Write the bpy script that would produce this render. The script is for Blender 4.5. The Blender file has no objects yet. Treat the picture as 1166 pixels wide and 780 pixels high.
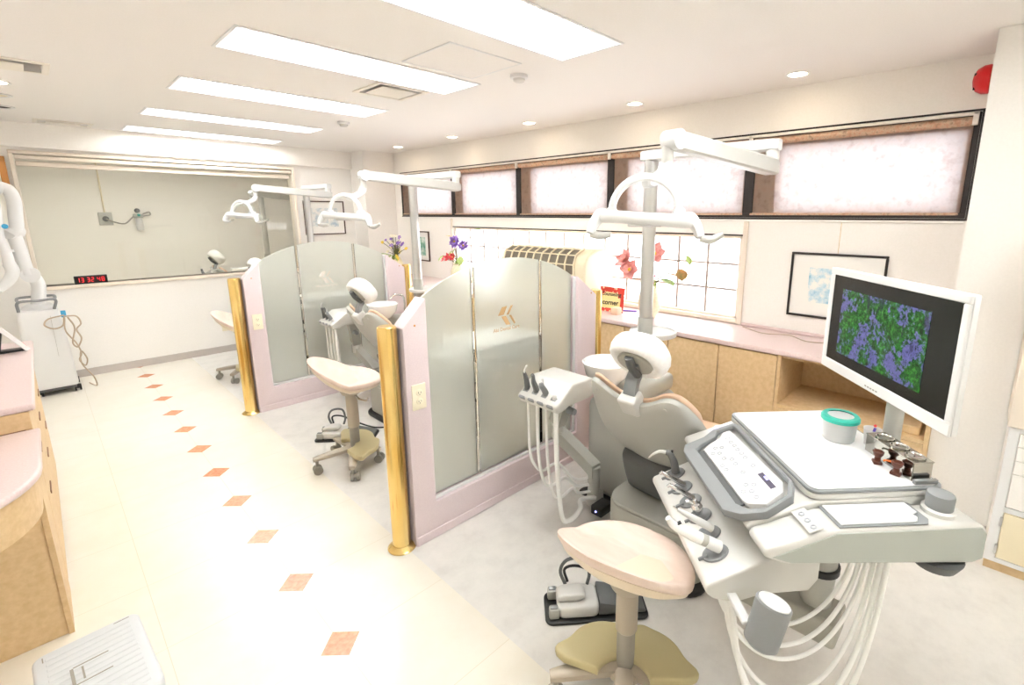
import bpy, bmesh, math, random
from mathutils import Vector, Matrix, Euler
random.seed(7)
PI = math.pi
sc = bpy.context.scene
COL = bpy.context.collection

# ------------------------------------------------------------------ helpers
def lin(c):
    return c / 12.92 if c <= 0.04045 else ((c + 0.055) / 1.055) ** 2.4
def rgb(r, g, b):
    return (lin(r / 255), lin(g / 255), lin(b / 255), 1.0)

def catmull(pts, n=8):
    pts = [Vector(p) for p in pts]
    if len(pts) < 3 or n <= 1:
        return pts
    out = []
    P = [2 * pts[0] - pts[1]] + pts + [2 * pts[-1] - pts[-2]]
    for i in range(1, len(P) - 2):
        p0, p1, p2, p3 = P[i - 1], P[i], P[i + 1], P[i + 2]
        for k in range(n):
            t = k / n
            out.append(0.5 * ((2 * p1) + (-p0 + p2) * t + (2 * p0 - 5 * p1 + 4 * p2 - p3) * t * t + (-p0 + 3 * p1 - 3 * p2 + p3) * t ** 3))
    out.append(pts[-1])
    return out

def frame_of(d):
    d = d.normalized()
    a = Vector((0, 0, 1)) if abs(d.z) < 0.9 else Vector((1, 0, 0))
    x = a.cross(d).normalized()
    return x, d.cross(x).normalized()

class MB:
    """collects shapes for ONE mesh object"""
    def __init__(s):
        s.bm = bmesh.new()
    def _merge(s, tmp, M=None):
        if M is not None:
            tmp.transform(M)
        me = bpy.data.meshes.new('t'); tmp.to_mesh(me); tmp.free()
        s.bm.from_mesh(me); bpy.data.meshes.remove(me)
        return s
    def box(s, lo, hi, bev=0.0, seg=2, M=None):
        t = bmesh.new(); bmesh.ops.create_cube(t, size=1)
        c = [(lo[i] + hi[i]) / 2 for i in range(3)]; d = [abs(hi[i] - lo[i]) for i in range(3)]
        t.transform(Matrix.Translation(c) @ Matrix.Diagonal((d[0], d[1], d[2], 1)))
        if bev > 0:
            bmesh.ops.bevel(t, geom=t.edges[:], offset=min(bev, min(d) * .48), segments=seg, profile=.5, affect='EDGES', clamp_overlap=True)
        return s._merge(t, M)
    def prism(s, poly, a, b, axis='z', bev=0.0, seg=2, M=None, cap_only=False):
        """polygon extruded from a to b; axis z: (x,y); axis y: (x,z); axis x: (y,z)"""
        t = bmesh.new()
        def P(p, h):
            return {'z': (p[0], p[1], h), 'y': (p[0], h, p[1]), 'x': (h, p[0], p[1])}[axis]
        A = [t.verts.new(P(p, a)) for p in poly]; B = [t.verts.new(P(p, b)) for p in poly]
        n = len(poly)
        t.faces.new(A); t.faces.new(B[::-1])
        for i in range(n):
            t.faces.new((A[i], A[(i + 1) % n], B[(i + 1) % n], B[i]))
        bmesh.ops.recalc_face_normals(t, faces=t.faces[:])
        if bev > 0:
            if cap_only:
                e = [x for x in t.edges if (x.verts[0] in A) == (x.verts[1] in A)]
            else:
                e = [x for x in t.edges if len(x.link_faces) == 2 and x.calc_face_angle(0) > .5]
            bmesh.ops.bevel(t, geom=e, offset=bev, segments=seg, profile=.5, affect='EDGES', clamp_overlap=True)
        return s._merge(t, M)
    def tube(s, pts, r, seg=10, n=8, cap=True, sx=1.0):
        pts = catmull(pts, n)
        rs = r if isinstance(r, (list, tuple)) else None
        t = bmesh.new(); rings = []
        up = None
        for i, p in enumerate(pts):
            d = (pts[min(i + 1, len(pts) - 1)] - pts[max(i - 1, 0)])
            if d.length < 1e-9: d = Vector((0, 0, 1))
            d.normalize()
            if up is None:
                x, y = frame_of(d)
            else:
                y = (up - d * up.dot(d)).normalized(); x = y.cross(d).normalized()
            up = y
            if rs:
                f = i / max(1, len(pts) - 1) * (len(rs) - 1); k = min(int(f), len(rs) - 2); rr = rs[k] + (rs[k + 1] - rs[k]) * (f - k)
            else:
                rr = r
            rings.append([t.verts.new(p + x * math.cos(2 * PI * j / seg) * rr * sx + y * math.sin(2 * PI * j / seg) * rr) for j in range(seg)])
        for a, b in zip(rings, rings[1:]):
            for j in range(seg):
                t.faces.new((a[j], a[(j + 1) % seg], b[(j + 1) % seg], b[j]))
        if cap:
            t.faces.new(rings[0][::-1]); t.faces.new(rings[-1])
        return s._merge(t)
    def cyl(s, p0, p1, r0, r1=None, seg=24):
        r1 = r0 if r1 is None else r1
        return s.tube([p0, p1], [r0, r1], seg=seg, n=1)
    def lathe(s, prof, seg=32, M=None, sy=1.0):
        """profile [(r,z)...] turned round z; open where r>0 at both ends"""
        t = bmesh.new(); rings = []
        for r, z in prof:
            if r < 1e-6:
                rings.append([t.verts.new((0, 0, z))])
            else:
                rings.append([t.verts.new((r * math.cos(2 * PI * j / seg), sy * r * math.sin(2 * PI * j / seg), z)) for j in range(seg)])
        for a, b in zip(rings, rings[1:]):
            for j in range(seg):
                k = (j + 1) % seg
                if len(a) == 1 and len(b) == 1: continue
                if len(a) == 1: t.faces.new((a[0], b[k], b[j]))
                elif len(b) == 1: t.faces.new((a[j], a[k], b[0]))
                else: t.faces.new((a[j], a[k], b[k], b[j]))
        bmesh.ops.recalc_face_normals(t, faces=t.faces[:])
        return s._merge(t, M)
    def loft(s, rings, closed=True, caps=True, M=None):
        t = bmesh.new(); R = [[t.verts.new(p) for p in r] for r in rings]
        n = len(R[0])
        for a, b in zip(R, R[1:]):
            for j in range(n if closed else n - 1):
                t.faces.new((a[j], a[(j + 1) % n], b[(j + 1) % n], b[j]))
        if caps and closed:
            t.faces.new(R[0][::-1]); t.faces.new(R[-1])
        bmesh.ops.recalc_face_normals(t, faces=t.faces[:])
        return s._merge(t, M)
    def slab(s, F, nu, nv, thick, M=None):
        """curved plate: F(u,v)->(point, normal offset direction) sampled on a grid, given thickness"""
        t = bmesh.new()
        A = [[None] * (nv + 1) for _ in range(nu + 1)]; B = [[None] * (nv + 1) for _ in range(nu + 1)]
        for i in range(nu + 1):
            for j in range(nv + 1):
                p, nrm, th = F(i / nu, j / nv)
                A[i][j] = t.verts.new(p); B[i][j] = t.verts.new(Vector(p) + Vector(nrm) * (thick if th is None else th))
        for i in range(nu):
            for j in range(nv):
                t.faces.new((A[i][j], A[i + 1][j], A[i + 1][j + 1], A[i][j + 1]))
                t.faces.new((B[i][j], B[i][j + 1], B[i + 1][j + 1], B[i + 1][j]))
        rim = [(i, 0) for i in range(nu)] + [(nu, j) for j in range(nv)] + [(i, nv) for i in range(nu, 0, -1)] + [(0, j) for j in range(nv, 0, -1)]
        for k in range(len(rim)):
            a, b = rim[k], rim[(k + 1) % len(rim)]
            t.faces.new((A[a[0]][a[1]], B[a[0]][a[1]], B[b[0]][b[1]], A[b[0]][b[1]]))
        bmesh.ops.recalc_face_normals(t, faces=t.faces[:])
        return s._merge(t, M)
    def ball(s, c, r, u=16, v=10, scale=(1, 1, 1), M=None):
        t = bmesh.new(); bmesh.ops.create_uvsphere(t, u_segments=u, v_segments=v, radius=r)
        t.transform(Matrix.Translation(c) @ Matrix.Diagonal((*scale, 1)))
        return s._merge(t, M)
    def quad(s, pts):
        t = bmesh.new(); t.faces.new([t.verts.new(p) for p in pts]); return s._merge(t)
    def build(s, name, m, parent=None, world=False, sharp=32, subsurf=0):
        """links the collected shapes as one mesh object; world=True: coordinates are world ones"""
        bm = s.bm
        if parent is not None and world:
            bm.transform(WM[parent.name].inverted())
        for f in bm.faces: f.smooth = True
        lim = math.radians(sharp)
        for e in bm.edges:
            if len(e.link_faces) == 2 and e.calc_face_angle(0) > lim: e.smooth = False
        me = bpy.data.meshes.new(name); bm.to_mesh(me); bm.free()
        me.materials.append(m)
        o = bpy.data.objects.new(name, me); COL.objects.link(o)
        if parent is not None:
            o.parent = parent
            WM[o.name] = WM[parent.name].copy()
        else:
            WM[o.name] = Matrix.Identity(4)
        if subsurf:
            md = o.modifiers.new('sub', 'SUBSURF'); md.levels = subsurf; md.render_levels = subsurf
        return o
WM = {}

def tag(o, label, cat, group=None, kind=None):
    if label: o['label'] = label
    if cat: o['category'] = cat
    if group: o['group'] = group
    if kind: o['kind'] = kind
    return o
def thing(name, label, cat, loc=(0, 0, 0), rz=0.0, group=None):
    o = bpy.data.objects.new(name, None); COL.objects.link(o)
    o.location = loc; o.rotation_euler = (0, 0, rz); o.empty_display_size = .1
    WM[o.name] = Matrix.Translation(loc) @ Matrix.Rotation(rz, 4, 'Z')
    return tag(o, label, cat, group)
def struct(o):
    o['kind'] = 'structure'; return o
def lab(o, text):
    o['label'] = text; return o
def dup(root, label, dloc=(0, 0, 0), rz=None, loc=None, skip=()):
    r = root.copy(); COL.objects.link(r)
    r.location = Vector(loc) if loc is not None else root.location + Vector(dloc)
    if rz is not None: r.rotation_euler = (0, 0, rz)
    r['label'] = label
    for ch in list(root.children):
        if ch.name.split('.')[0] in skip: continue
        c = ch.copy(); COL.objects.link(c); c.parent = r
        for g in list(ch.children):
            d = g.copy(); COL.objects.link(d); d.parent = c
    return r
def text_mesh(s, size, depth=.0006, align='CENTER', bold=0.0):
    cu = bpy.data.curves.new('txt', 'FONT'); cu.body = s; cu.size = size; cu.extrude = depth; cu.align_x = align; cu.align_y = 'CENTER'; cu.offset = bold
    cu.resolution_u = 3
    o = bpy.data.objects.new('txt', cu); COL.objects.link(o)
    me = bpy.data.meshes.new_from_object(o)
    bpy.data.objects.remove(o); bpy.data.curves.remove(cu)
    return me
def add_text(mb, s, size, M, **k):
    me = text_mesh(s, size, **k); me.transform(M); mb.bm.from_mesh(me); bpy.data.meshes.remove(me); return mb

# ------------------------------------------------------------------ materials
def mat(name, col, rough=.5, metal=0.0, spec=.5, trans=0.0, ior=1.45, emis=None, estr=0.0, coat=0.0, sub=0.0):
    m = bpy.data.materials.new(name); m.use_nodes = True
    b = m.node_tree.nodes['Principled BSDF']
    b.inputs['Base Color'].default_value = col; b.inputs['Roughness'].default_value = rough
    b.inputs['Metallic'].default_value = metal; b.inputs['Specular IOR Level'].default_value = spec
    b.inputs['Transmission Weight'].default_value = trans; b.inputs['IOR'].default_value = ior
    b.inputs['Coat Weight'].default_value = coat
    if emis: b.inputs['Emission Color'].default_value = emis; b.inputs['Emission Strength'].default_value = estr
    return m
class NT:
    def __init__(s, m):
        s.m = m; s.t = m.node_tree; s.b = s.t.nodes['Principled BSDF']; s.out = s.t.nodes['Material Output']
    def n(s, kind, **k):
        x = s.t.nodes.new(kind)
        for a, b in k.items(): setattr(x, a, b)
        return x
    def l(s, a, b): s.t.links.new(a, b)
    def coord(s, scale=(1, 1, 1)):
        c = s.n('ShaderNodeTexCoord'); mp = s.n('ShaderNodeMapping'); mp.inputs['Scale'].default_value = scale
        s.l(c.outputs['Object'], mp.inputs['Vector']); return mp.outputs['Vector']
    def noise(s, vec, scale, detail=4, rough=.5):
        x = s.n('ShaderNodeTexNoise'); x.inputs['Scale'].default_value = scale; x.inputs['Detail'].default_value = detail; x.inputs['Roughness'].default_value = rough
        s.l(vec, x.inputs['Vector']); return x.outputs['Fac']
    def ramp(s, fac, stops):
        r = s.n('ShaderNodeValToRGB'); e = r.color_ramp.elements
        while len(e) < len(stops): e.new(.5)
        for q, (p, c) in zip(e, stops): q.position = p; q.color = c
        s.l(fac, r.inputs['Fac']); return r.outputs['Color']
    def math(s, op, a, b=None, c=None):
        x = s.n('ShaderNodeMath', operation=op)
        for i, q in enumerate((a, b, c)):
            if q is None: continue
            if isinstance(q, (int, float)): x.inputs[i].default_value = q
            else: s.l(q, x.inputs[i])
        return x.outputs[0]
    def mix(s, f, a, b):
        x = s.n('ShaderNodeMix', data_type='RGBA')
        for i, q in ((0, f), (6, a), (7, b)):
            if isinstance(q, (int, float)): x.inputs[i].default_value = q
            elif isinstance(q, tuple): x.inputs[i].default_value = q
            else: s.l(q, x.inputs[i])
        return x.outputs[2]
    def bump(s, h, strength=.2, dist=.002):
        b = s.n('ShaderNodeBump'); b.inputs['Strength'].default_value = strength; b.inputs['Distance'].default_value = dist
        s.l(h, b.inputs['Height']); s.l(b.outputs['Normal'], s.b.inputs['Normal'])
def speckle(name, c1, c2, scale=60, rough=.5, stretch=(1, 1, 1), bump=0.0, **k):
    m = mat(name, c1, rough, **k); t = NT(m)
    f = t.noise(t.coord(stretch), scale, 5, .6)
    t.l(t.ramp(f, [(.35, c1), (.65, c2)]), t.b.inputs['Base Color'])
    if bump: t.bump(f, bump)
    return m

M = {}
M['wall'] = speckle('wall_paper', rgb(246, 242, 236), rgb(243, 239, 232), 90, .8, spec=.2)
M['wall_white'] = speckle('wall_white', rgb(246, 243, 238), rgb(243, 240, 235), 90, .75, spec=.2)
M['ceil'] = speckle('ceiling_board', rgb(244, 241, 237), rgb(241, 238, 233), 120, .85, spec=.15)
M['base'] = mat('baseboard_grey', rgb(186, 178, 172), .6)
M['trim'] = mat('trim_beige', rgb(228, 216, 200), .5)
M['oak'] = speckle('orange_oak', rgb(206, 146, 82), rgb(184, 122, 62), 14, .45, (1, 1, .12))
M['cab'] = speckle('maple_board', rgb(218, 190, 148), rgb(206, 176, 132), 38, .5, (1, 1, 1))
M['cab_dark'] = mat('cabinet_gap', rgb(150, 112, 86), .6)
M['pink'] = speckle('pink_counter', rgb(214, 192, 188), rgb(222, 203, 200), 140, .28, spec=.5)
M['frame_pink'] = speckle('partition_pink', rgb(226, 211, 213), rgb(220, 204, 207), 160, .55)
M['gold'] = mat('brass', rgb(228, 196, 122), .2, 1.0)
t = NT(M['gold']); f = t.noise(t.coord((1, 1, .3)), 9, 3); t.l(t.ramp(f, [(.3, rgb(222, 184, 104)), (.7, rgb(244, 218, 150))]), t.b.inputs['Base Color'])
f2 = t.noise(t.coord((1, 1, 6)), 40, 3); t.bump(f2, .08, .001)
M['steel'] = mat('silver_paint', rgb(182, 182, 175), .38, .15)
M['steel_l'] = mat('silver_light', rgb(209, 208, 203), .38, .1)
M['grey_g'] = mat('grey_green_panel', rgb(176, 181, 174), .42, .15)
M['beam_grey'] = mat('beam_grey', rgb(172, 170, 160), .45, .1)
M['chrome'] = mat('chrome', rgb(214, 214, 214), .12, 1.0)
M['dark_chrome'] = mat('polished_steel', rgb(182, 180, 172), .1, 1.0)
M['alu'] = mat('aluminium', rgb(205, 205, 202), .28, .85)
M['white'] = mat('white_plastic', rgb(230, 230, 229), .32)
M['stool_white'] = mat('stool_white', rgb(212, 215, 217), .4)
M['lamp_white'] = mat('lamp_white', rgb(222, 223, 222), .35)
M['arm_grey'] = mat('arm_grey', rgb(196, 195, 190), .38, .1)
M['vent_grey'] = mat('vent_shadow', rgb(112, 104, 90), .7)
M['white_g'] = mat('white_gloss', rgb(246, 246, 244), .12, coat=.3)
M['cover'] = speckle('white_cover', rgb(246, 245, 242), rgb(238, 237, 234), 60, .8, (1, 1, 1))
M['tray'] = mat('tray_white', rgb(250, 250, 249), .3)
M['warm_white'] = mat('warm_white', rgb(238, 232, 220), .35)
M['char'] = mat('charcoal', rgb(96, 98, 97), .5)
M['midgrey'] = mat('mid_grey', rgb(138, 141, 142), .45)
M['black'] = mat('black_plastic', rgb(34, 34, 34), .4)
M['rubber'] = mat('rubber_grey', rgb(150, 146, 136), .55)
M['dark'] = mat('dark_void', rgb(40, 37, 33), .7)
M['peach'] = speckle('peach_vinyl', rgb(232, 200, 172), rgb(226, 192, 164), 30, .5)
M['stool'] = speckle('beige_vinyl', rgb(226, 207, 194), rgb(216, 194, 180), 6, .45, (3, 1, 1))
M['stool_shell'] = mat('stool_shell', rgb(226, 210, 188), .4)
M['khaki'] = mat('khaki_plastic', rgb(192, 180, 138), .4)
M['taupe'] = mat('taupe_metal', rgb(176, 166, 150), .4, .2)
M['hose'] = mat('white_hose', rgb(243, 243, 240), .4)
M['cream'] = mat('cream_plastic', rgb(232, 220, 190), .45)
M['cream_l'] = mat('cream_outlet', rgb(244, 236, 212), .4)
M['red'] = mat('red_plastic', rgb(206, 26, 30), .3)
M['mark_red'] = mat('red_mark', rgb(220, 70, 70), .5)
M['black_frame'] = mat('black_frame', rgb(38, 32, 30), .35)
M['brown_frame'] = mat('brown_frame', rgb(76, 54, 42), .4)
M['win_dark'] = mat('window_bronze', rgb(46, 40, 38), .45, .3)
M['win_white'] = mat('window_rail', rgb(236, 230, 220), .4)
M['teal'] = mat('teal_lid', rgb(38, 178, 158), .35)
M['brown'] = mat('brown_resin', rgb(96, 50, 34), .3)
M['orange'] = mat('orange_knob', rgb(226, 120, 44), .4)
M['blue'] = mat('blue_clip', rgb(70, 168, 212), .4)
M['violet'] = mat('violet_pen', rgb(112, 92, 200), .4)
M['tan'] = mat('tan_vinyl', rgb(206, 170, 124), .6)
M['white_mark'] = mat('white_mark', rgb(246, 240, 232), .5)
M['cable'] = mat('tan_cable', rgb(186, 168, 146), .5)
M['lamp_on'] = mat('fluorescent_tube', (1, 1, 1, 1), .5, emis=(.955, .98, 1.0, 1), estr=14.0)
M['lamp_trough'] = mat('lamp_trough', rgb(250, 249, 246), .35)
M['down_on'] = mat('downlight_bulb', (1, 1, 1, 1), .5, emis=(1, .80, .56, 1), estr=14.0)
M['led_red'] = mat('red_digits', rgb(60, 0, 0), .5, emis=(1, .03, .04, 1), estr=.65)
M['led_blue'] = mat('blue_led', rgb(30, 30, 120), .5, emis=(.25, .25, 1, 1), estr=3.0)
M['lcd'] = mat('small_lcd', rgb(92, 88, 104), .25)
M['btn'] = mat('button_grey', rgb(176, 180, 186), .5)
M['btn_in'] = mat('button_white', rgb(232, 234, 236), .5)

# floor: cream tiles with faint joints and a line of orange diamonds
m = M['floor'] = mat('cream_vinyl_tile', rgb(248, 241, 222), .2, spec=.4); t = NT(m)
c = t.n('ShaderNodeTexCoord'); sep = t.n('ShaderNodeSeparateXYZ'); t.l(c.outputs['Object'], sep.inputs[0])
X, Y = sep.outputs[0], sep.outputs[1]
P = .4545
dx = t.math('ABSOLUTE', t.math('SUBTRACT', X, .5685))
def saw(v, o):
    return t.math('SUBTRACT', t.math('MODULO', t.math('ADD', v, -o + P / 2 + 20 * P), P), P / 2)
my = t.math('ABSOLUTE', saw(Y, 1.652)); mx = t.math('ABSOLUTE', saw(X, .5685))
dia = t.math('LESS_THAN', t.math('ADD', dx, my), .0735)
joint = t.math('MAXIMUM', t.math('LESS_THAN', mx, .0011), t.math('LESS_THAN', my, .0011))
base = t.ramp(t.noise(t.coord(), 5, 6, .65), [(.3, rgb(241, 237, 226)), (.7, rgb(238, 232, 218))])
orange = t.ramp(t.noise(t.coord(), 55, 4), [(.35, rgb(202, 126, 88)), (.65, rgb(218, 154, 116))])
cc = t.mix(joint, base, rgb(224, 214, 194)); cc = t.mix(dia, cc, orange)
t.l(cc, t.b.inputs['Base Color'])
m = M['floor_grey'] = mat('grey_marbled_vinyl', rgb(214, 212, 206), .35); t = NT(m)
f = t.noise(t.coord((1, 1, 1)), 7, 8, .68)
f2 = t.noise(t.coord((1.0, 3.0, 1)), 22, 5, .6)
t.l(t.mix(t.math('MULTIPLY', f2, .5), t.ramp(f, [(.3, rgb(214, 211, 206)), (.5, rgb(228, 226, 221)), (.7, rgb(236, 233, 228))]), rgb(220, 216, 210)), t.b.inputs['Base Color'])

def shader_mix(name, build):
    m = bpy.data.materials.new(name); m.use_nodes = True; t = NT(m); t.t.nodes.remove(t.b)
    s = build(t); t.l(s, t.out.inputs['Surface']); return m
def _sh(t, kind, col=None, rough=None):
    x = t.n(kind)
    if col is not None: x.inputs['Color'].default_value = col
    if rough is not None: x.inputs['Roughness'].default_value = rough
    return x.outputs[0]
def _mix(t, f, a, b):
    x = t.n('ShaderNodeMixShader')
    if isinstance(f, (int, float)): x.inputs[0].default_value = f
    else: t.l(f, x.inputs[0])
    t.l(a, x.inputs[1]); t.l(b, x.inputs[2]); return x.outputs[0]
def fresnel(t, ior=1.45):
    x = t.n('ShaderNodeFresnel'); x.inputs['IOR'].default_value = ior; return x.outputs[0]
M['clear'] = shader_mix('clear_glass', lambda t: _mix(t, fresnel(t, 1.35), _sh(t, 'ShaderNodeBsdfTransparent', (.975, .97, .935, 1)), _sh(t, 'ShaderNodeBsdfGlossy', (1, 1, 1, 1), .02)))
M['clear_p'] = shader_mix('clear_plastic', lambda t: _mix(t, .62, _mix(t, fresnel(t, 1.4), _sh(t, 'ShaderNodeBsdfTransparent', (.99, .99, .99, 1)), _sh(t, 'ShaderNodeBsdfGlossy', (1, 1, 1, 1), .05)), _mix(t, .5, _sh(t, 'ShaderNodeBsdfTranslucent', (.99, .99, .99, 1)), _sh(t, 'ShaderNodeBsdfDiffuse', (.99, .99, .99, 1)))))
def _frost(t):
    rg = t.n('ShaderNodeBsdfRefraction'); rg.inputs['Color'].default_value = (.97, .99, .95, 1); rg.inputs['Roughness'].default_value = .48; rg.inputs['IOR'].default_value = 1.12
    a = _mix(t, .5, _sh(t, 'ShaderNodeBsdfDiffuse', (.93, .95, .90, 1)), _sh(t, 'ShaderNodeBsdfTranslucent', (.95, .97, .92, 1)))
    b = _mix(t, .48, rg.outputs[0], a)
    return _mix(t, .06, b, _sh(t, 'ShaderNodeBsdfGlossy', (1, 1, 1, 1), .1))
M['frost'] = shader_mix('frosted_glass', _frost)
def _pane(t):
    return _mix(t, .12, _sh(t, 'ShaderNodeBsdfTranslucent', (.95, .96, .98, 1)), _sh(t, 'ShaderNodeBsdfDiffuse', (.9, .9, .9, 1)))
M['pane'] = shader_mix('frosted_pane', _pane)
M['wired'] = shader_mix('wired_glass', lambda t: _mix(t, .12, _sh(t, 'ShaderNodeBsdfTranslucent', (.60, .605, .62, 1)), _sh(t, 'ShaderNodeBsdfDiffuse', (.6, .6, .6, 1))))
def _blind(t):
    v = t.coord((1, 1, 1))
    col = t.ramp(t.noise(v, 16, 5, .6), [(.30, rgb(164, 138, 120)), (.45, rgb(196, 174, 156)), (.58, rgb(206, 172, 150)), (.72, rgb(172, 152, 130))])
    d = t.n('ShaderNodeBsdfDiffuse'); t.l(col, d.inputs['Color'])
    colt = t.ramp(t.noise(v, 16, 5, .6), [(.30, rgb(236, 220, 213)), (.5, rgb(250, 244, 242)), (.72, rgb(244, 230, 222))])
    tr = t.n('ShaderNodeBsdfTranslucent'); t.l(colt, tr.inputs['Color'])
    a = _mix(t, .62, d.outputs[0], tr.outputs[0])
    return _mix(t, .22, a, _sh(t, 'ShaderNodeBsdfTransparent', (1, 1, 1, 1)))
M['blind'] = shader_mix('floral_blind', _blind)
m = M['blind_tube'] = mat('blind_roll', rgb(186, 150, 118), .7); t = NT(m)
t.l(t.ramp(t.noise(t.coord((1, 1, 1)), 30, 5, .7), [(.3, rgb(140, 108, 88)), (.45, rgb(200, 174, 148)), (.58, rgb(196, 150, 124)), (.7, rgb(146, 136, 110))]), t.b.inputs['Base Color'])

# the picture on the monitor: green canopy against violet sky
m = M['screen'] = mat('screen_picture', (0, 0, 0, 1), .25); t = NT(m)
v = t.coord((1, 1, 1))
n1 = t.noise(v, 75, 6, .75); n2 = t.noise(v, 13, 4, .6); n3 = t.noise(t.coord((1, 1, .2)), 34, 4, .6)
leaf = t.ramp(n1, [(.36, rgb(4, 26, 10)), (.5, rgb(26, 112, 30)), (.62, rgb(84, 190, 62))])
sky = t.ramp(n1, [(.3, rgb(62, 56, 128)), (.6, rgb(132, 132, 206))])
f = t.math('GREATER_THAN', t.math('ADD', t.math('MULTIPLY', n1, .6), t.math('MULTIPLY', n2, .7)), .685)
g = t.math('LESS_THAN', n3, .36)
cc = t.mix(f, leaf, sky); cc = t.mix(t.math('MULTIPLY', g, .7), cc, rgb(38, 34, 70))
t.l(cc, t.b.inputs['Emission Color']); t.b.inputs['Emission Strength'].default_value = .26
M['screen_black'] = mat('screen_black', rgb(22, 24, 22), .22)

def art(name, paper, c1, c2, scale, cx, cz, rx, rz, axis):
    """soft painted patch on paper; axis = the picture's horizontal object axis"""
    m = mat(name, paper, .35); t = NT(m)
    c = t.n('ShaderNodeTexCoord'); sp = t.n('ShaderNodeSeparateXYZ'); t.l(c.outputs['Object'], sp.inputs[0])
    h = t.math('DIVIDE', t.math('SUBTRACT', sp.outputs[axis], cx), rx); w = t.math('DIVIDE', t.math('SUBTRACT', sp.outputs[2], cz), rz)
    inside = t.math('LESS_THAN', t.math('MAXIMUM', t.math('ABSOLUTE', h), t.math('ABSOLUTE', w)), 1.0)
    n = t.noise(t.coord(), scale, 5, .65)
    paint = t.ramp(n, [(.32, c1), (.46, c2), (.58, paper)])
    t.l(t.mix(inside, paper, paint), t.b.inputs['Base Color']); return m

# ------------------------------------------------------------------ room shell
ZC = 2.40          # ceiling
XW = 3.47          # window wall
YF = 6.62          # wall with the glazed opening
XL, YB, YE = -0.75, -1.6, 9.0
def holed(name, m, axis, at, thick, ub, vb, holes):
    """wall/ceiling sheet with rectangular holes. axis 'x': (y,z); 'y': (x,z); 'z': (x,y). thickness grows to +axis"""
    us = sorted({ub[0], ub[1], *[h[0] for h in holes], *[h[1] for h in holes]}); vs = sorted({vb[0], vb[1], *[h[2] for h in holes], *[h[3] for h in holes]})
    mb = MB(); t = bmesh.new(); V = {}
    def P(u, v):
        if (u, v) not in V:
            V[(u, v)] = t.verts.new({'x': (at, u, v), 'y': (u, at, v), 'z': (u, v, at)}[axis])
        return V[(u, v)]
    for a, b in zip(us, us[1:]):
        for c, d in zip(vs, vs[1:]):
            uc, vc = (a + b) / 2, (c + d) / 2
            if any(h[0] < uc < h[1] and h[2] < vc < h[3] for h in holes): continue
            t.faces.new((P(a, c), P(b, c), P(b, d), P(a, d)))
    r = bmesh.ops.extrude_face_region(t, geom=t.faces[:])
    dv = {'x': (thick, 0, 0), 'y': (0, thick, 0), 'z': (0, 0, thick)}[axis]
    bmesh.ops.translate(t, vec=dv, verts=[g for g in r['geom'] if isinstance(g, bmesh.types.BMVert)])
    bmesh.ops.recalc_face_normals(t, faces=t.faces[:])
    mb._merge(t); return struct(mb.build(name, m))

struct(MB().box((XL, YB, -.1), (1.02, YE, 0)).build('floor', M['floor']))
struct(MB().box((1.02, YB, -.1), (3.6, YE, 0)).build('floor', M['floor_grey']))
LX = (.735, 2.05)
LY = [(1.49, 1.87), (2.58, 2.95), (3.73, 4.12), (4.97, 5.31), (6.10, 6.42)]
VENTS = [(1.62, 1.92, 3.01, 3.31), (-.34, .17, 3.98, 4.22), (.17, .49, 6.26, 6.44)]
holed('ceiling', M['ceil'], 'z', ZC, .12, (XL, 3.6), (YB, YE), [(LX[0], LX[1], a, b) for a, b in LY] + [(LX[0], LX[1], .22, .60), (LX[0], LX[1], -.92, -.54), (.25, 2.15, 7.2, 7.55)] + VENTS)
WB = (.20, 6.10, 1.575, 2.125)     # high band window  y0 y1 z0 z1
SB = (1.405, 4.94, .835, 1.443)     # low gridded window
holed('wall_right', M['wall'], 'x', XW, .13, (YB, YE), (0, ZC), [WB, SB])
GW = (-.02, 2.285, .925, 2.13)
holed('wall_back', M['wall_white'], 'y', YF, .12, (XL, 3.47), (0, ZC), [GW])
struct(MB().box((XL, YF - .05, 2.185), (3.04, YF - .0005, ZC - .0005), .002, 1).build('trim', M['wall']))
struct(MB().box((3.035, YB, 0), (XW - .0005, .166, ZC - .0005)).build('wall_near_column', M['wall_white']))
struct(MB().box((3.04, 6.25, 0), (XW - .0005, YF - .0005, ZC - .0005)).build('wall_corner_column', M['wall_white']))
struct(MB().box((XL - .1, YB, 0), (XL, YE, ZC)).build('wall_left', M['wall']))
struct(MB().box((XL, YB - .1, 0), (3.6, YB, ZC)).build('wall_front', M['wall']))
struct(MB().box((XL, YE, 0), (3.6, YE + .1, ZC)).build('wall_far', M['wall']))
struct(MB().box((XL, YF - .012, 0), (3.04, YF - .0005, .075), .002, 1).build('baseboard_back', M['base']))
struct(MB().box((3.023, YB, 0), (3.0345, .166, .072), .002, 1).build('baseboard_right', M['base']))

# glazed opening in the far wall
w = MB()
x0, x1, z0, z1 = GW
for lo, hi in (((x0 - .03, YF - .03, z0 - .035), (x1 + .03, YF + .14, z0)), ((x0 - .03, YF - .03, z0), (x0, YF + .14, z1)), ((x1, YF - .03, z0), (x1 + .03, YF + .14, z1)), ((x0 - .03, YF - .03, z1), (x1 + .03, YF + .14, z1 + .03))):
    w.box(lo, hi, .004, 1)
wf = struct(w.build('window_1', M['trim']))
g = MB().box((x0, YF + .05, z0), (x1, YF + .058, z1)).build('glass', M['clear'], wf)
r = MB()
r.box((x0 + .005, YF - .022, z1 - .045), (x1 - .005, YF + .01, z1 - .012), .004, 1).build('curtain_track', M['trim'], wf)
MB().box((x0 + .005, YF + .02, z1 - .105), (x1 - .02, YF + .042, z1 - .06), .004, 1).build('head_rail', M['trim'], wf)

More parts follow.
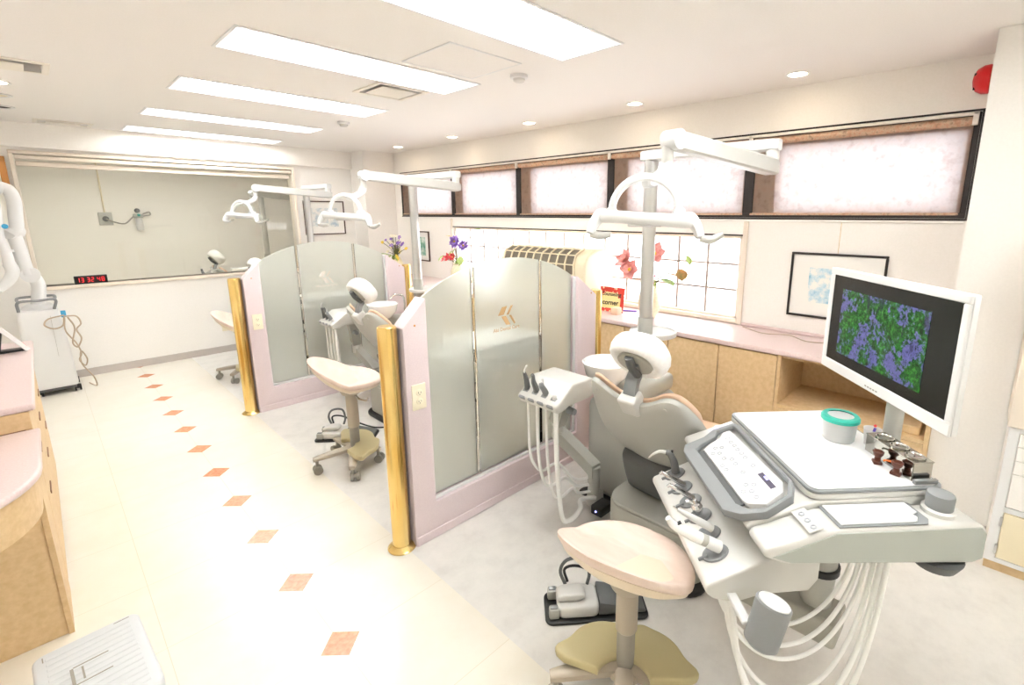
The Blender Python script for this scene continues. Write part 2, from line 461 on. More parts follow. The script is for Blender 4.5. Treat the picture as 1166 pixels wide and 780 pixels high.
# high band window: bronze frame, five bays of frosted wired glass
ys = [.20, 1.395, 2.60, 3.775, 4.92, 6.10]
w = MB()
xa, xb = XW + .003, XW + .12
w.box((xa, ys[0], 1.575), (xb, ys[-1], 1.605), .003, 1); w.box((xa, ys[0], 2.10), (xb, ys[-1], 2.125), .003, 1)
for i, y in enumerate(ys):
    hw = .035 if 0 < i < 5 else .025
    w.box((xa, max(ys[0], y - hw), 1.605), (xb, min(ys[-1], y + hw), 2.10), .003, 1)
for a, b in zip(ys, ys[1:]):          # inner sashes
    w.box((xa + .015, a + .025, 1.605), (xb - .01, a + .048, 2.10), .002, 1); w.box((xa + .015, b - .18, 1.605), (xb - .01, b - .03, 2.10), .002, 1)
    w.box((xa + .015, a + .03, 2.035), (xb - .01, b - .03, 2.10), .002, 1); w.box((xa + .015, a + .03, 1.600), (xb - .01, b - .03, 1.612), .002, 1)
w2 = struct(w.build('window_2', M['win_dark']))
MB().box((xb - .03, ys[0], 1.60), (xb - .022, ys[-1], 2.11)).build('pane', M['wired'], w2)
e = MB(); e.box((XW - .008, ys[0] - .005, 1.563), (XW + .05, ys[-1], 1.574), .002, 1)
e.box((XW - .006, ys[0] - .012, 1.563), (XW + .05, ys[0] - .001, 2.135), .002, 1); e.box((XW - .006, ys[0] - .012, 2.127), (XW + .05, ys[-1], 2.137), .002, 1)
e.build('edge_strip', M['win_dark'], w2)
ra = MB(); ra.box((XW - .03, ys[0] + .01, 2.105), (XW - .008, ys[-1], 2.122), .003, 1)
for y in ys[1:-1] + [ys[0] + .022]:
    ra.box((XW - .03, y - .012, 2.055), (XW - .008, y + .012, 2.122), .003, 1)
rail = ra.build('blind_rail', M['win_white']); tag(rail, 'white rail the five roller blinds hang from, along the top of the high windows', 'rail')
names = ['next to the near column', 'behind the nearest lamp arm', 'in the middle of the high band', 'fourth from the near column', 'last one, by the far corner column']
for i, (a, b) in enumerate(zip(ys, ys[1:])):
    a2, b2 = a + .028, b - .016
    t = thing('roller_blind', 'floral roller blind pulled down over the high window, ' + names[i], 'blind', (XW, (a + b) / 2, 1.6), 0, 'roller blinds')
    MB().box((XW + .012, a2, 1.60), (XW + .0135, b2, 2.085)).build('fabric', M['blind'], t, True)
    q = MB().cyl((XW + .008, a2, 2.08), (XW + .008, b2, 2.08), .024, seg=14).build('roll', M['blind_tube'], t, True)
    MB().box((XW + .002, a2, 1.588), (XW + .022, b2, 1.606), .007, 3).build('bottom_bar', M['blind_tube'], t, True)
struct(MB().box((XW - .012, ys[0], 1.548), (XW - .0005, ys[-1] + .02, 1.562), .003, 1).build('trim', M['wall_white']))

# low window with a paper-like grid
y0, y1, z0, z1 = SB
w = MB()
xa, xb = XW + .02, XW + .075
w.box((xa, y0, z0), (xb, y1, z0 + .018), .003, 1); w.box((xa, y0, z1 - .02), (xb, y1, z1), .003, 1); w.box((xa, y0, z0), (xb, y0 + .03, z1), .003, 1); w.box((xa, y1 - .03, z0), (xb, y1, z1), .003, 1)
n = 14; gb = MB()
for i in range(1, n):
    y = y0 + .03 + (y1 - y0 - .06) * i / n
    gb.box((xa + .02, y - .008, z0), (xa + .034, y + .008, z1), 0)
for k in range(1, 3):
    z = z0 + .018 + (z1 - z0 - .038) * k / 3
    gb.box((xa + .021, y0, z - .0075), (xa + .035, y1, z + .0075), 0)
w3 = struct(w.build('window_3', M['trim'])); gb.build('grid', mat('grid_bar', rgb(166, 154, 144), .7, spec=.1), w3)
MB().box((xb - .02, y0, z0), (xb - .014, y1, z1)).build('pane', M['pane'], w3)
MB().box((XW - .004, y0 - .01, z1 + .001), (XW + .06, y1 + .01, z1 + .012), .002, 1).build('top_strip', M['win_dark'], w3)
f = MB(); f.box((XW - .012, y0 - .035, .80), (XW - .0005, y0, 1.548), .003, 1); f.box((XW - .012, y1, .80), (XW - .0005, y1 + .035, 1.548), .003, 1); f.box((XW - .012, y0, .803), (XW - .0005, y1, z0 - .001), .003, 1)
f.build('casing', M['trim'], w3)

# ------------------------------------------------------------------ ceiling fittings
def trough(a, b, label, x0=LX[0], x1=LX[1]):
    t = thing('ceiling_light', label, 'ceiling light', ((x0 + x1) / 2, (a + b) / 2, ZC), 0, 'recessed fluorescent lights')
    fr = MB()
    for lo, hi in (((x0 - .012, a - .012, ZC - .006), (x1 + .012, a + .004, ZC - .0003)), ((x0 - .012, b - .004, ZC - .006), (x1 + .012, b + .012, ZC - .0003)), ((x0 - .012, a + .004, ZC - .006), (x0 + .004, b - .004, ZC - .0003)), ((x1 - .004, a + .004, ZC - .006), (x1 + .012, b - .004, ZC - .0003))):
        fr.box(lo, hi, .0015, 1)
    fr.build('frame', M['white'], t, True)
    tr = MB(); d = .085; i = .05
    P = lambda x, y, z: (x, y, ZC + z)
    A = [P(x0 + .002, a + .002, 0), P(x1 - .002, a + .002, 0), P(x1 - .002, b - .002, 0), P(x0 + .002, b - .002, 0)]; B = [P(x0 + .09, a + i, d), P(x1 - .09, a + i, d), P(x1 - .09, b - i, d), P(x0 + .09, b - i, d)]
    for k in range(4):
        tr.quad((A[k], A[(k + 1) % 4], B[(k + 1) % 4], B[k]))
    tr.quad(B); tr.build('reflector', M['lamp_trough'], t, True)
    for y in (a + (b - a) * .33, a + (b - a) * .67):
        tb = MB().cyl((x0 + .10, y, ZC + .045), (x1 - .10, y, ZC + .045), .014, seg=12).build('tube', M['lamp_on'], t, True)
        for q0, q1 in ((x0 + .085, x0 + .10), (x1 - .10, x1 - .085)):
            MB().box((q0, y - .014, ZC + .02), (q1, y + .014, ZC + .084), .003, 1).build('socket', M['white'], t, True)
LN = ['recessed fluorescent ceiling light nearest the camera, cut by the top of the photo', 'second recessed fluorescent light from the camera, with the blank ceiling panel beside it', 'third recessed fluorescent light, beside the square ceiling vent', 'fourth recessed fluorescent light from the camera', 'farthest recessed fluorescent light, close to the far wall']
for (a, b), n in zip(LY, LN): trough(a, b, n)
trough(.22, .60, 'added fill light above the camera, shaped as a recessed fluorescent fixture')  # unseen fixture, added in line with the row to brighten the foreground
trough(-.92, -.54, 'added fill light behind the camera, shaped as a recessed fluorescent fixture')  # another added fixture out of view, more fill for the near floor
trough(7.2, 7.55, 'added unseen fluorescent fixture that brightens the room behind the far glass', .25, 2.15)  # added out of view and sized to lift the back room's brightness

DL = [(3.185, 1.044, 'round warm downlight nearest the camera, above the rightmost blind'), (3.185, 2.176, 'second round downlight from the camera along the window side'), (3.185, 3.305, 'third round downlight from the camera along the window side'), (3.185, 4.48, 'fourth round downlight from the camera along the window side'), (3.185, 5.60, 'last round downlight, nearest the far corner column'), (-.02, 4.71, 'round downlight at the left edge of the photo')]
for x, y, n in DL:
    t = thing('downlight', n, 'downlight', (x, y, ZC), 0, 'round ceiling downlights')
    MB().lathe([(.050, -.001), (.066, -.001), (.068, -.004), (.064, -.007), (.050, -.004), (.050, -.001)], 28).build('ring', M['white'], t)
    MB().lathe([(0, -.0022), (.0495, -.0022), (.0495, -.0012), (0, -.0012)], 28).build('bulb', M['down_on'], t)
for x, y, n, s in ((-.035, 5.20, 'pale round ceiling speaker at the left edge of the photo, nearer one', 0), (-.03, 5.74, 'dark-centred round ceiling fitting at the left edge of the photo', 1)):
    t = thing('ceiling_fitting', n, 'ceiling fitting', (x, y, ZC), 0)
    MB().lathe([(.060, -.0005), (.080, -.0005), (.082, -.006), (.07, -.01), (.060, -.006)], 28).build('ring', M['white'], t)
    MB().lathe([(0, -.003), (.0595, -.003), (.0595, -.001), (0, -.001)], 28).build('grille', M['dark'] if s else M['cream'], t)
for x, y, n in ((2.09, 2.25, 'round white smoke detector behind the nearest ceiling light'), (2.03, 4.48, 'small round smoke detector farther along the ceiling')):
    t = thing('smoke_detector', n, 'smoke detector', (x, y, ZC), 0)
    MB().lathe([(0, -.0005), (.052, -.0005), (.052, -.018), (.044, -.022), (0, -.022)], 28).build('base', M['white'], t)
    MB().lathe([(0, -.022), (.036, -.022), (.034, -.034), (.024, -.040), (0, -.041)], 28).build('sensor', M['steel_l'], t)
t = thing('access_panel', 'blank square access panel in the ceiling between the two nearest lights', 'ceiling panel', (1.71, 2.29, ZC))
MB().box((1.49, 2.08, ZC - .004), (1.935, 2.50, ZC - .0005), .001, 1).build('panel', M['ceil'], t, True)
e = MB()
for lo, hi in (((1.48, 2.07, ZC - .005), (1.49, 2.51, ZC - .0005)), ((1.935, 2.07, ZC - .005), (1.945, 2.51, ZC - .0005)), ((1.49, 2.07, ZC - .005), (1.935, 2.08, ZC - .0005)), ((1.49, 2.50, ZC - .005), (1.935, 2.51, ZC - .0005))): e.box(lo, hi)
e.build('edge', M['white'], t, True)
def vent(r, label, lf):
    x0, x1, y0, y1 = r
    t = thing('ceiling_vent', label, 'air vent', ((x0 + x1) / 2, (y0 + y1) / 2, ZC))
    fr = MB()
    for lo, hi in (((x0 - .03, y0 - .03, ZC - .008), (x1 + .03, y0, ZC - .0005)), ((x0 - .03, y1, ZC - .008), (x1 + .03, y1 + .03, ZC - .0005)), ((x0 - .03, y0, ZC - .008), (x0, y1, ZC - .0005)), ((x1, y0, ZC - .008), (x1 + .03, y1, ZC - .0005))): fr.box(lo, hi, .002, 1)
    fr.build('frame', M['warm_white'], t, True)
    MB().box((x0, y0, ZC + .07), (x1, y1, ZC + .075)).build('duct', M['dark'], t, True)
    c = lf; MB().box((x0 + c[0], y0 + c[1], ZC - .012), (x1 - c[2], y1 - c[3], ZC - .004), .003, 1).build('flap', M['warm_white'], t, True)
vent(VENTS[0], 'square ceiling air vent between the second and third lights', (.03, .03, .03, .03))
vent(VENTS[1], 'long ceiling air vent at the upper left edge of the photo', (.02, .045, .07, .01))
vent(VENTS[2], 'slim ceiling air vent near the far wall', (.05, .04, .05, .01))
t = thing('fire_alarm', 'red round fire alarm lamp on the near column', 'alarm', (3.30, .2, 2.23))
MB().lathe([(0, 0), (.082, 0), (.082, .012), (.07, .016), (0, .016)], 28, Matrix.Translation((3.30, .1665, 2.245)) @ Matrix.Diagonal((.86, .86, .86, 1)) @ Matrix.Rotation(-PI / 2, 4, 'X')).build('base', M['cream'], t, True)
MB().lathe([(.07, .014), (.078, .02), (.076, .05), (.06, .078), (.035, .092), (0, .097)], 28, Matrix.Translation((3.30, .1665, 2.245)) @ Matrix.Diagonal((.86, .86, .86, 1)) @ Matrix.Rotation(-PI / 2, 4, 'X')).build('lens', M['red'], t, True)
ba = MB()
for k in range(4):
    a = k * PI / 2 + .5
    ba.box((-.004, .02, .06), (.004, .06, .088), .001, 1, Matrix.Translation((3.30, .1665, 2.245)) @ Matrix.Diagonal((.86, .86, .86, 1)) @ Matrix.Rotation(-PI / 2, 4, 'X') @ Matrix.Rotation(a, 4, 'Z'))
ba.build('guard', M['black'], t, True)

# ------------------------------------------------------------------ window-side worktop and cabinets
XC = 2.955
ct = MB(); ct.box((XC, .168, .765), (XW - .013, 6.248, .80), .008, 3)
top = ct.build('worktop', M['pink']); tag(top, 'long pink speckled worktop under the windows', 'worktop')
MB().box((XW - .03, .168, .8005), (XW - .0135, 1.36, .822), .004, 1).build('upstand', M['pink'], top)
CX = 2.99
def cabinet(y0, y1, label):
    t = thing('base_cabinet', label, 'cabinet', (CX, (y0 + y1) / 2, 0), 0, 'maple cabinets under the worktop')
    b = MB(); b.box((CX, y0 + .0005, .06), (XW - .014, y1 - .0005, .764)); b.build('body', M['cab_dark'], t, True)
    MB().box((CX + .04, y0 + .0005, .0), (XW - .014, y1 - .0005, .06)).build('plinth', M['cab'], t, True)
    ym = (y0 + y1) / 2
    for a, c in ((y0, ym), (ym, y1)):
        MB().box((CX - .02, a + .0025, .065), (CX - .0005, c - .0025, .757), .002, 1).build('door', M['cab'], t, True)
    return t
c1 = cabinet(.935, 1.685, 'maple cabinet beside the open shelf')
dup(c1, 'maple cabinet behind the headrest and lamp pole', (0, .7505, 0))
n = ['maple cabinet behind the nearest frosted partition', 'maple cabinet beyond the nearest partition, second', 'maple cabinet under the far flowers', 'maple cabinet nearest the far corner column']
for k in range(4): dup(c1, n[k], (0, .7505 * (k + 2) + (.0 if k < 3 else .0), 0))
t = thing('open_shelf', 'open maple shelf niche under the worktop by the near column', 'shelf', (CX, .55, 0))
s = MB()
s.box((CX - .02, .1665, .0), (XW - .014, .186, .764), .001, 1); s.box((CX - .02, .916, .0), (XW - .014, .9345, .764), .001, 1)
s.box((XW - .03, .186, .0), (XW - .014, .916, .764)); s.box((CX, .186, .745), (XW - .03, .916, .764))
s.build('body', M['cab'], t, True)
MB().box((CX - .018, .1865, .435), (XW - .0305, .9155, .456), .001, 1).build('shelf_board', M['cab'], t, True)
MB().box((CX - .018, .1865, .0), (XW - .0305, .9155, .432), .001, 1).build('lower_panel', M['cab'], t, True)
MB().box((CX + .03, .21, .4565), (CX + .22, .36, .50), .004, 1).build('inner_box', M['cab'], t, True)
cb = MB().tube([(3.4, 1.33, .803), (3.30, 1.15, .803), (3.36, 1.0, .803), (3.27, .86, .803), (3.33, .7, .803), (3.25, .55, .803), (3.3, .4, .803)], .003, 6)
tag(cb.build('power_cord', M['cable']), 'thin tan cable lying along the worktop below the framed picture', 'cable')

# pictures
def picture(name, axis, at, a, b, z0, z1, label, fm, paper, fw=.014):
    loc = (at, (a + b) / 2, z0) if axis == 'x' else ((a + b) / 2, at, z0)
    t = thing(name, label, 'picture', loc)
    def bx(mb, u0, u1, v0, v1, d0, d1, bev=0.0):
        if axis == 'x': mb.box((at - d1, u0, v0), (at - d0, u1, v1), bev, 1)
        else: mb.box((u0, at - d1, v0), (u1, at - d0, v1), bev, 1)
    f = MB(); bx(f, a, b, z0, z0 + fw, .001, .02, .003); bx(f, a, b, z1 - fw, z1, .001, .02, .003); bx(f, a, a + fw, z0 + fw, z1 - fw, .001, .02, .003); bx(f, b - fw, b, z0 + fw, z1 - fw, .001, .02, .003)
    f.build('frame', fm, t, True)
    p = MB(); bx(p, a + fw, b - fw, z0 + fw, z1 - fw, .002, .008); p.build('artwork', paper, t, True)
    return t
paper = rgb(240, 238, 232)
A1 = art('blue_print', paper, rgb(120, 184, 208), rgb(196, 220, 228), 14, 0, .215, .155, .115, 1)
tp = picture('framed_picture', 'x', XW - .001, .515, 1.06, .925, 1.352, 'black-framed pale blue print on the window-side wall, partly hidden by the monitor', M['black_frame'], A1)
MB().tube([(XW - .004, .79, 1.352), (XW - .004, .79, 1.546)], .0012, 5, 1).build('wire', M['gold'], tp, True)
A2 = art('blue_print_far', paper, rgb(150, 180, 200), rgb(206, 214, 216), 12, 0, .22, .17, .12, 0)
picture('framed_picture', 'y', YF - .001, 2.385, 2.90, 1.335, 1.765, 'dark-framed print on the far wall beyond the middle lamp', M['brown_frame'], A2)
A3 = art('green_print', paper, rgb(70, 140, 116), rgb(150, 190, 170), 7, 0, .19, .075, .12, 1)
picture('framed_picture', 'x', XW - .001, 5.46, 5.80, .995, 1.38, 'small dark-framed green picture on the wall near the far flowers', M['brown_frame'], A3)
A4 = art('pale_poster', rgb(240, 238, 228), rgb(214, 196, 120), rgb(240, 238, 228), 5, 0, .1, .12, .1, 0)
picture('framed_poster', 'y', YF - .001, -.50, -.075, 1.45, 2.10, 'orange wooden frame on the far wall at the left edge of the photo', M['oak'], A4, .045)

# heater / air conditioner on the worktop
t = thing('air_conditioner', 'cream air conditioner with a gridded grille on the worktop, behind the nearest partition', 'air conditioner', (3.2, 3.0, .80))
a, b = 2.50, 3.55
prof = [(3.02, .802), (3.40, .802), (3.40, 1.24), (3.36, 1.295), (3.27, 1.31), (3.14, 1.30), (3.055, 1.26), (3.02, 1.19)]
MB().prism(prof, a, b, 'y', .018, 3).build('case', M['cream'], t, True)
import itertools
gx = [(3.018, 1.10), (3.018, 1.185), (3.05, 1.262), (3.14, 1.305)]
gr = MB(); vd = MB()
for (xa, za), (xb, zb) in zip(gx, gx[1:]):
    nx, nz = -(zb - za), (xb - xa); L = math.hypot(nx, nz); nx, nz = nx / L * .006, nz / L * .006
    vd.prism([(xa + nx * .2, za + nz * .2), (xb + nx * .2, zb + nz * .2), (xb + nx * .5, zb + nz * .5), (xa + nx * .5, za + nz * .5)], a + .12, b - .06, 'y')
for (xa, za) in gx:
    gr.box((xa - .014, a + .11, za - .005), (xa + .010, b - .05, za + .005), .002, 1)
for k in range(10):
    y = a + .115 + (b - a - .175) * k / 9
    for (xa, za), (xb, zb) in zip(gx, gx[1:]):
        nx, nz = -(zb - za), (xb - xa); L = math.hypot(nx, nz); nx, nz = nx / L, nz / L
        gr.prism([(xa, za), (xb, zb), (xb + nx * .013, zb + nz * .013), (xa + nx * .013, za + nz * .013)], y - .006, y + .006, 'y')
vd.build('vent_shade_sheet', M['vent_grey'], t, True); gr.build('grille', M['cream'], t, True)  # grey sheets laid on the case paint the shade between grille bars
s = MB(); s.box((3.20, a - .0015, 1.16), (3.30, a - .0003, 1.22)); s.build('sticker', M['white'], t, True)

# sign card
t = thing('sign_card', 'red patterned card with black lettering standing on the worktop', 'sign', (3.2, 2.39, .80))
Mx = Matrix.Translation((3.19, 2.36, .8022)) @ Matrix.Rotation(math.radians(-83), 4, 'Z') @ Matrix.Rotation(math.radians(-10), 4, 'X')
m = mat('card_red', rgb(214, 78, 62), .5); q = NT(m)
vo = q.n('ShaderNodeTexVoronoi'); vo.inputs['Scale'].default_value = 38; q.l(q.coord(), vo.inputs['Vector'])
q.l(q.ramp(vo.outputs['Distance'], [(.28, rgb(240, 214, 176)), (.36, rgb(206, 62, 48))]), q.b.inputs['Base Color'])
MB().box((-.115, -.004, 0), (.115, .004, .205), .001, 1, Mx).build('card', m, t, True)
MB().prism([(-.08, .03), (.06, .03), (.085, .05), (.085, .11), (.06, .12), (.06, .155), (-.05, .165), (-.085, .14), (-.09, .06)], -.0062, -.0042, 'y', M=Mx).build('panel', mat('card_cream', rgb(244, 226, 160), .5), t, True)
tx = MB(); R = Mx @ Matrix.Translation((0, -.0066, 0)) @ Matrix.Rotation(PI / 2, 4, 'X')
add_text(tx, 'Counseling', .042, R @ Matrix.Translation((-.005, .145, 0)), bold=.001); add_text(tx, 'corner', .055, R @ Matrix.Translation((-.005, .075, 0)), bold=.0014)
tx.build('lettering', M['black'], t, True)
MB().prism([(.004, .0), (.07, 0), (.008, .16)], -.02, .02, 'x', M=Mx).build('stand', M['white'], t, True)
tag(MB().cyl((3.28, 2.31, .806), (3.34, 2.20, .806), .006, seg=10).build('pen', M['violet']), 'violet pen lying beside the red card on the worktop', 'pen')
tag(MB().box((3.10, 2.23, .8005), (3.17, 2.29, .86), .006, 2).build('trinket_box', M['peach']), 'small peach box beside the red card on the worktop', 'box')

# flowers
def petal_mb(mb, c, n, R, w, tilt, rnd, M0):
    for k in range(n):
        a = 2 * PI * k / n + rnd.uniform(-.15, .15); L = R * rnd.uniform(.85, 1.1)
        pts = []
        def F(u, v, a=a, L=L):
            s = u; ww = w * math.sin(PI * min(1, .12 + s * .86)) * (v - .5) * 2
            z = math.sin(tilt) * L * s + .25 * L * s * s * (-1 if tilt < .5 else .3) + abs(v - .5) * .25 * w
            p = Vector((L * s * math.cos(tilt), ww, z))
            p.rotate(Euler((0, 0, a))); return p, (0, 0, 1), .0008
        mb.slab(F, 5, 3, .0008, M0)
def blossom(mb, c, d, n, R, w, tilt, rnd):
    d = Vector(d).normalized(); q = d.to_track_quat('Z', 'Y').to_matrix().to_4x4()
    petal_mb(mb, c, n, R, w, tilt, rnd, Matrix.Translation(c) @ q)
    if R > .04: petal_mb(mb, c, n, R * .72, w * .85, tilt + .45, rnd, Matrix.Translation(c) @ q @ Matrix.Rotation(.5, 4, 'Z'))
def leaf_mb(mb, c, d, L, w, rnd):
    q = Vector(d).normalized().to_track_quat('X', 'Z').to_matrix().to_4x4()
    def F(u, v):
        ww = w * math.sin(PI * min(1, .03 + u * .97)) ** .8 * (v - .5) * 2
        return Vector((L * u, ww, -.18 * L * u * u + abs(v - .5) * w * .5)), (0, 0, 1), .0008
    mb.slab(F, 6, 3, .0008, Matrix.Translation(c) @ q)
M['petal_pink'] = speckle('petal_pink', rgb(242, 184, 176), rgb(232, 150, 146), 40, .6)
M['petal_red'] = speckle('petal_red', rgb(224, 60, 74), rgb(236, 92, 96), 40, .6)
M['petal_violet'] = speckle('petal_violet', rgb(126, 92, 176), rgb(164, 132, 204), 40, .6)
M['petal_white'] = speckle('petal_white', rgb(240, 234, 214), rgb(226, 216, 180), 40, .6)
M['petal_yel'] = speckle('petal_yellow', rgb(240, 210, 90), rgb(220, 190, 60), 40, .6)
M['leaf'] = speckle('leaf_green', rgb(98, 130, 60), rgb(146, 160, 84), 30, .6)
M['leaf_au'] = speckle('leaf_autumn', rgb(198, 140, 86), rgb(146, 130, 70), 22, .6)
M['leaf_pale'] = speckle('leaf_pale', rgb(190, 208, 130), rgb(160, 186, 100), 22, .6)
M['stem'] = mat('stem', rgb(92, 92, 48), .7)
M['vase'] = speckle('vase_cream', rgb(236, 226, 196), rgb(226, 212, 176), 50, .35)
def bouquet(loc, label, vase_prof, blooms, leaves, stemtop=.02):
    t = thing('flower_vase', label, 'flower vase', loc, 0, 'artificial flower arrangements')
    MB().lathe(vase_prof, 32).build('vase', M['vase'], t)
    zt = max(z for r, z in vase_prof)
    st = MB(); rnd = random.Random(hash(label) % 1000 if False else len(label))
    for (p, d, n, R, w, tilt, m) in blooms:
        b = MB(); blossom(b, p, d, n, R, w, tilt, rnd)
        fl = b.build('blossom', M[m], t)
        if R > .03:
            q = MB().ball(Vector(p) + Vector(d).normalized() * R * .15, R * .16, 10, 6); q.build('blossom_heart', M['petal_yel'], fl)
        st.tube([(p[0] * .05, p[1] * .05, zt - .06), (p[0] * .35, p[1] * .35, zt + (p[2] - zt) * .5), p], .0032, 6, 5)
    for (p, d, L, w, m) in leaves:
        b = MB(); leaf_mb(b, p, d, L, w, rnd); b.build('leaf', M[m], t)
        st.tube([(p[0] * .05, p[1] * .05, zt - .06), (p[0] * .4, p[1] * .4, zt + (p[2] - zt) * .5), p], .0028, 6, 5)
    st.build('stems', M['stem'], t)
    return t
VP = [(0, .0), (.045, .0), (.05, .004), (.075, .06), (.088, .12), (.082, .18), (.06, .23), (.05, .25), (.056, .262), (.05, .26), (.045, .245), (0, .24)]
c = (-.72, -.69, 0)
bouquet((3.2, 1.995, .8005), 'cream vase of pink lilies and autumn leaves behind the nearest lamp pole', VP,
  [((-.02, .20, .44), (-.8, .3, .5), 6, .10, .038, .5, 'petal_pink'), ((-.05, .15, .37), (-.9, -.1, .3), 6, .095, .036, .45, 'petal_pink'), ((.0, -.03, .50), (-.8, -.5, .3), 6, .105, .040, .55, 'petal_pink'), ((.02, .0, .46), (-.6, -.4, .6), 6, .08, .034, .6, 'petal_pink'), ((-.03, -.02, .34), (-.8, -.5, .1), 6, .05, .02, .6, 'petal_red'), ((0, .0, .29), (-.8, -.4, -.2), 5, .05, .02, .7, 'petal_red'), ((.03, .01, .68), (-.6, 0, .8), 6, .02, .01, .5, 'petal_violet')],
  [((.02, -.13, .35), (-.2, -1, .1), .13, .03, 'leaf_au'), ((0, -.10, .31), (-.3, -1, -.1), .14, .045, 'leaf'), ((0, -.25, .40), (-.3, -.5, -1), .09, .05, 'leaf_au'), ((0, -.30, .50), (-.2, -.6, -.9), .07, .03, 'leaf_pale'), ((0, .10, .28), (-.2, 1, -.1), .12, .015, 'leaf_au'), ((0, -.02, .32), (-.3, -.3, -1), .11, .03, 'leaf_pale'), ((0, .05, .30), (-.4, .6, .1), .09, .03, 'leaf_au')])
bouquet((3.18, 4.46, .8005), 'vase of violet and red flowers seen over the nearest partition', VP,
  [((-.02, .02, .50), (-.8, -.5, .25), 10, .075, .022, .25, 'petal_violet'), ((.0, -.11, .46), (-.7, -.6, .4), 10, .07, .02, .3, 'petal_violet'), ((0, .17, .31), (-.8, 0, .3), 6, .06, .022, .5, 'petal_red'), ((-.03, .05, .33), (-.8, -.3, .2), 6, .055, .02, .5, 'petal_red'), ((0, .26, .29), (-.6, .3, .3), 6, .045, .018, .5, 'petal_red')],
  [((0, .04, .42), (-.5, .3, -1), .10, .04, 'leaf'), ((0, .11, .39), (-.3, .4, -1), .09, .035, 'leaf'), ((0, -.06, .34), (-.4, -.3, -.8), .10, .04, 'leaf_pale'), ((0, -.02, .31), (-.5, -.2, -1), .10, .035, 'leaf'), ((0, -.33, .64), (-.2, -1, .1), .09, .035, 'leaf_pale'), ((0, .28, .33), (-.2, .8, -.5), .1, .02, 'leaf_pale'), ((0, .12, .55), (-.2, .9, .3), .07, .012, 'petal_yel')])
rn = random.Random(3); bl = []
for k in range(26):
    a = rn.uniform(0, 2 * PI); r = rn.uniform(.02, .25); z = .30 + rn.uniform(0, .32) * (1 - r / .5)
    bl.append(((r * math.cos(a) * .6, r * math.sin(a), z), (-.7 + rn.uniform(-.3, .3), -.5 + rn.uniform(-.4, .4), .5), 5, rn.uniform(.02, .034), .012, .4, rn.choice(['petal_white', 'petal_violet', 'petal_white', 'petal_yel', 'petal_violet'])))
bouquet((3.12, 5.70, .8005), 'airy arrangement of small white and violet flowers by the far corner', VP, bl,
  [((-.02, -.02 + .04 * k, .28), (-.4, -1 + .4 * k, -.25 + .1 * k), .15, .022, 'leaf' if k % 2 else 'leaf_pale') for k in range(6)] + [((-.05, -.08, .30), (-.3, -1, -.3), .16, .018, 'petal_yel')])

# ------------------------------------------------------------------ glazed partitions with brass end posts
PY = 1.96
def arch(x):                      # top of the glass
    s = (x - 1.175) / (2.25 - 1.175)
    return 1.218 + .152 * max(0.0, (1 - (2 * s - 1) ** 2)) ** .9
def make_partition():
    t = thing('partition', 'frosted glass partition nearest the camera, with its gold logo', 'partition', (1.71, PY, 0), 0, 'frosted glass partitions between the treatment bays')
    th = .045
    MB().prism([(1.055, .0), (2.435, .0), (2.435, 1.09), (2.25, 1.225), (2.25, .195), (1.178, .195), (1.178, 1.225), (1.055, 1.10)], PY - th, PY + th, 'y', .006, 2, cap_only=False).build('frame', M['frame_pink'], t, True)
    MB().box((1.06, PY - th - .004, .001), (2.43, PY + th + .004, .05), .003, 1).build('skirting', M['frame_pink'], t, True)
    b = MB()
    for s in (-1, 1):
        b.box((1.179, PY + s * .022 - .006, .1955), (2.249, PY + s * .022 + .006, .212), .002, 1)
        b.box((2.232, PY + s * .022 - .006, .212), (2.249, PY + s * .022 + .006, 1.218), .002, 1)
    b.build('bead', M['white'], t, True)
    cuts = [(1.1795, 1.464), (1.488, 1.946), (1.970, 2.231)]
    for a, c in cuts:
        n = 12
        top = [(a + (c - a) * i / n, arch(a + (c - a) * i / n)) for i in range(n + 1)]
        MB().prism([(a, .2125)] + [(c, .2125)] + top[::-1], PY - .005, PY + .005, 'y', .0012, 1).build('glass_panel', M['frost'], t, True)
    for x in (1.476, 1.958):      # clear joints between the panes, with little metal edges
        MB().box((x - .0065, PY - .003, .2125), (x + .0065, PY + .003, arch(x) - .004)).build('clear_joint', M['clear'], t, True)
        j = MB()
        for k in (-1, 1):
            j.box((x + k * .0100 - .0016, PY - .0055, .2125), (x + k * .0100 + .0016, PY + .0055, arch(x) - .006))
        j.build('joint_edge', M['chrome'], t, True)
    d = MB(); d.lathe([(0, 0), (.005, 0), (.005, .002), (0, .003)], 14, Matrix.Translation((1.114, PY - th, 1.106)) @ Matrix.Rotation(PI / 2, 4, 'X'))
    d.lathe([(0, 0), (.005, 0), (.005, .002), (0, .003)], 14, Matrix.Translation((2.38, PY - th, 1.106)) @ Matrix.Rotation(PI / 2, 4, 'X'))
    d.build('screw_cap', M['oak'], t, True)
    lg = MB()
    for poly in ([(1.637, 1.064), (1.666, 1.107), (1.702, 1.11), (1.676, 1.064)], [(1.697, 1.062), (1.728, 1.108), (1.744, 1.11), (1.712, 1.062)], [(1.66, 1.057), (1.692, 1.056), (1.725, 1.003), (1.694, 1.006)], [(1.716, 1.056), (1.731, 1.056), (1.761, 1.008), (1.752, 1.003)]):
        lg.prism(poly, PY - .0066, PY - .0054, 'y')
    lg.build('logo', M['tan'], t, True)
    tx = MB(); add_text(tx, 'Aki Dental Care', .0285, Matrix.Translation((1.697, PY - .006, .985)) @ Matrix.Rotation(PI / 2, 4, 'X'))
    tx.build('lettering', M['tan'], t, True)
    return t
pt = make_partition()
pt2 = dup(pt, 'farther frosted glass partition with its pale logo', (0, 2.39, 0))
for ch in list(pt2.children):
    if ch.name.split('.')[0] in ('logo', 'lettering'):
        ch.data = ch.data.copy(); ch.data.materials[0] = M['white_mark']
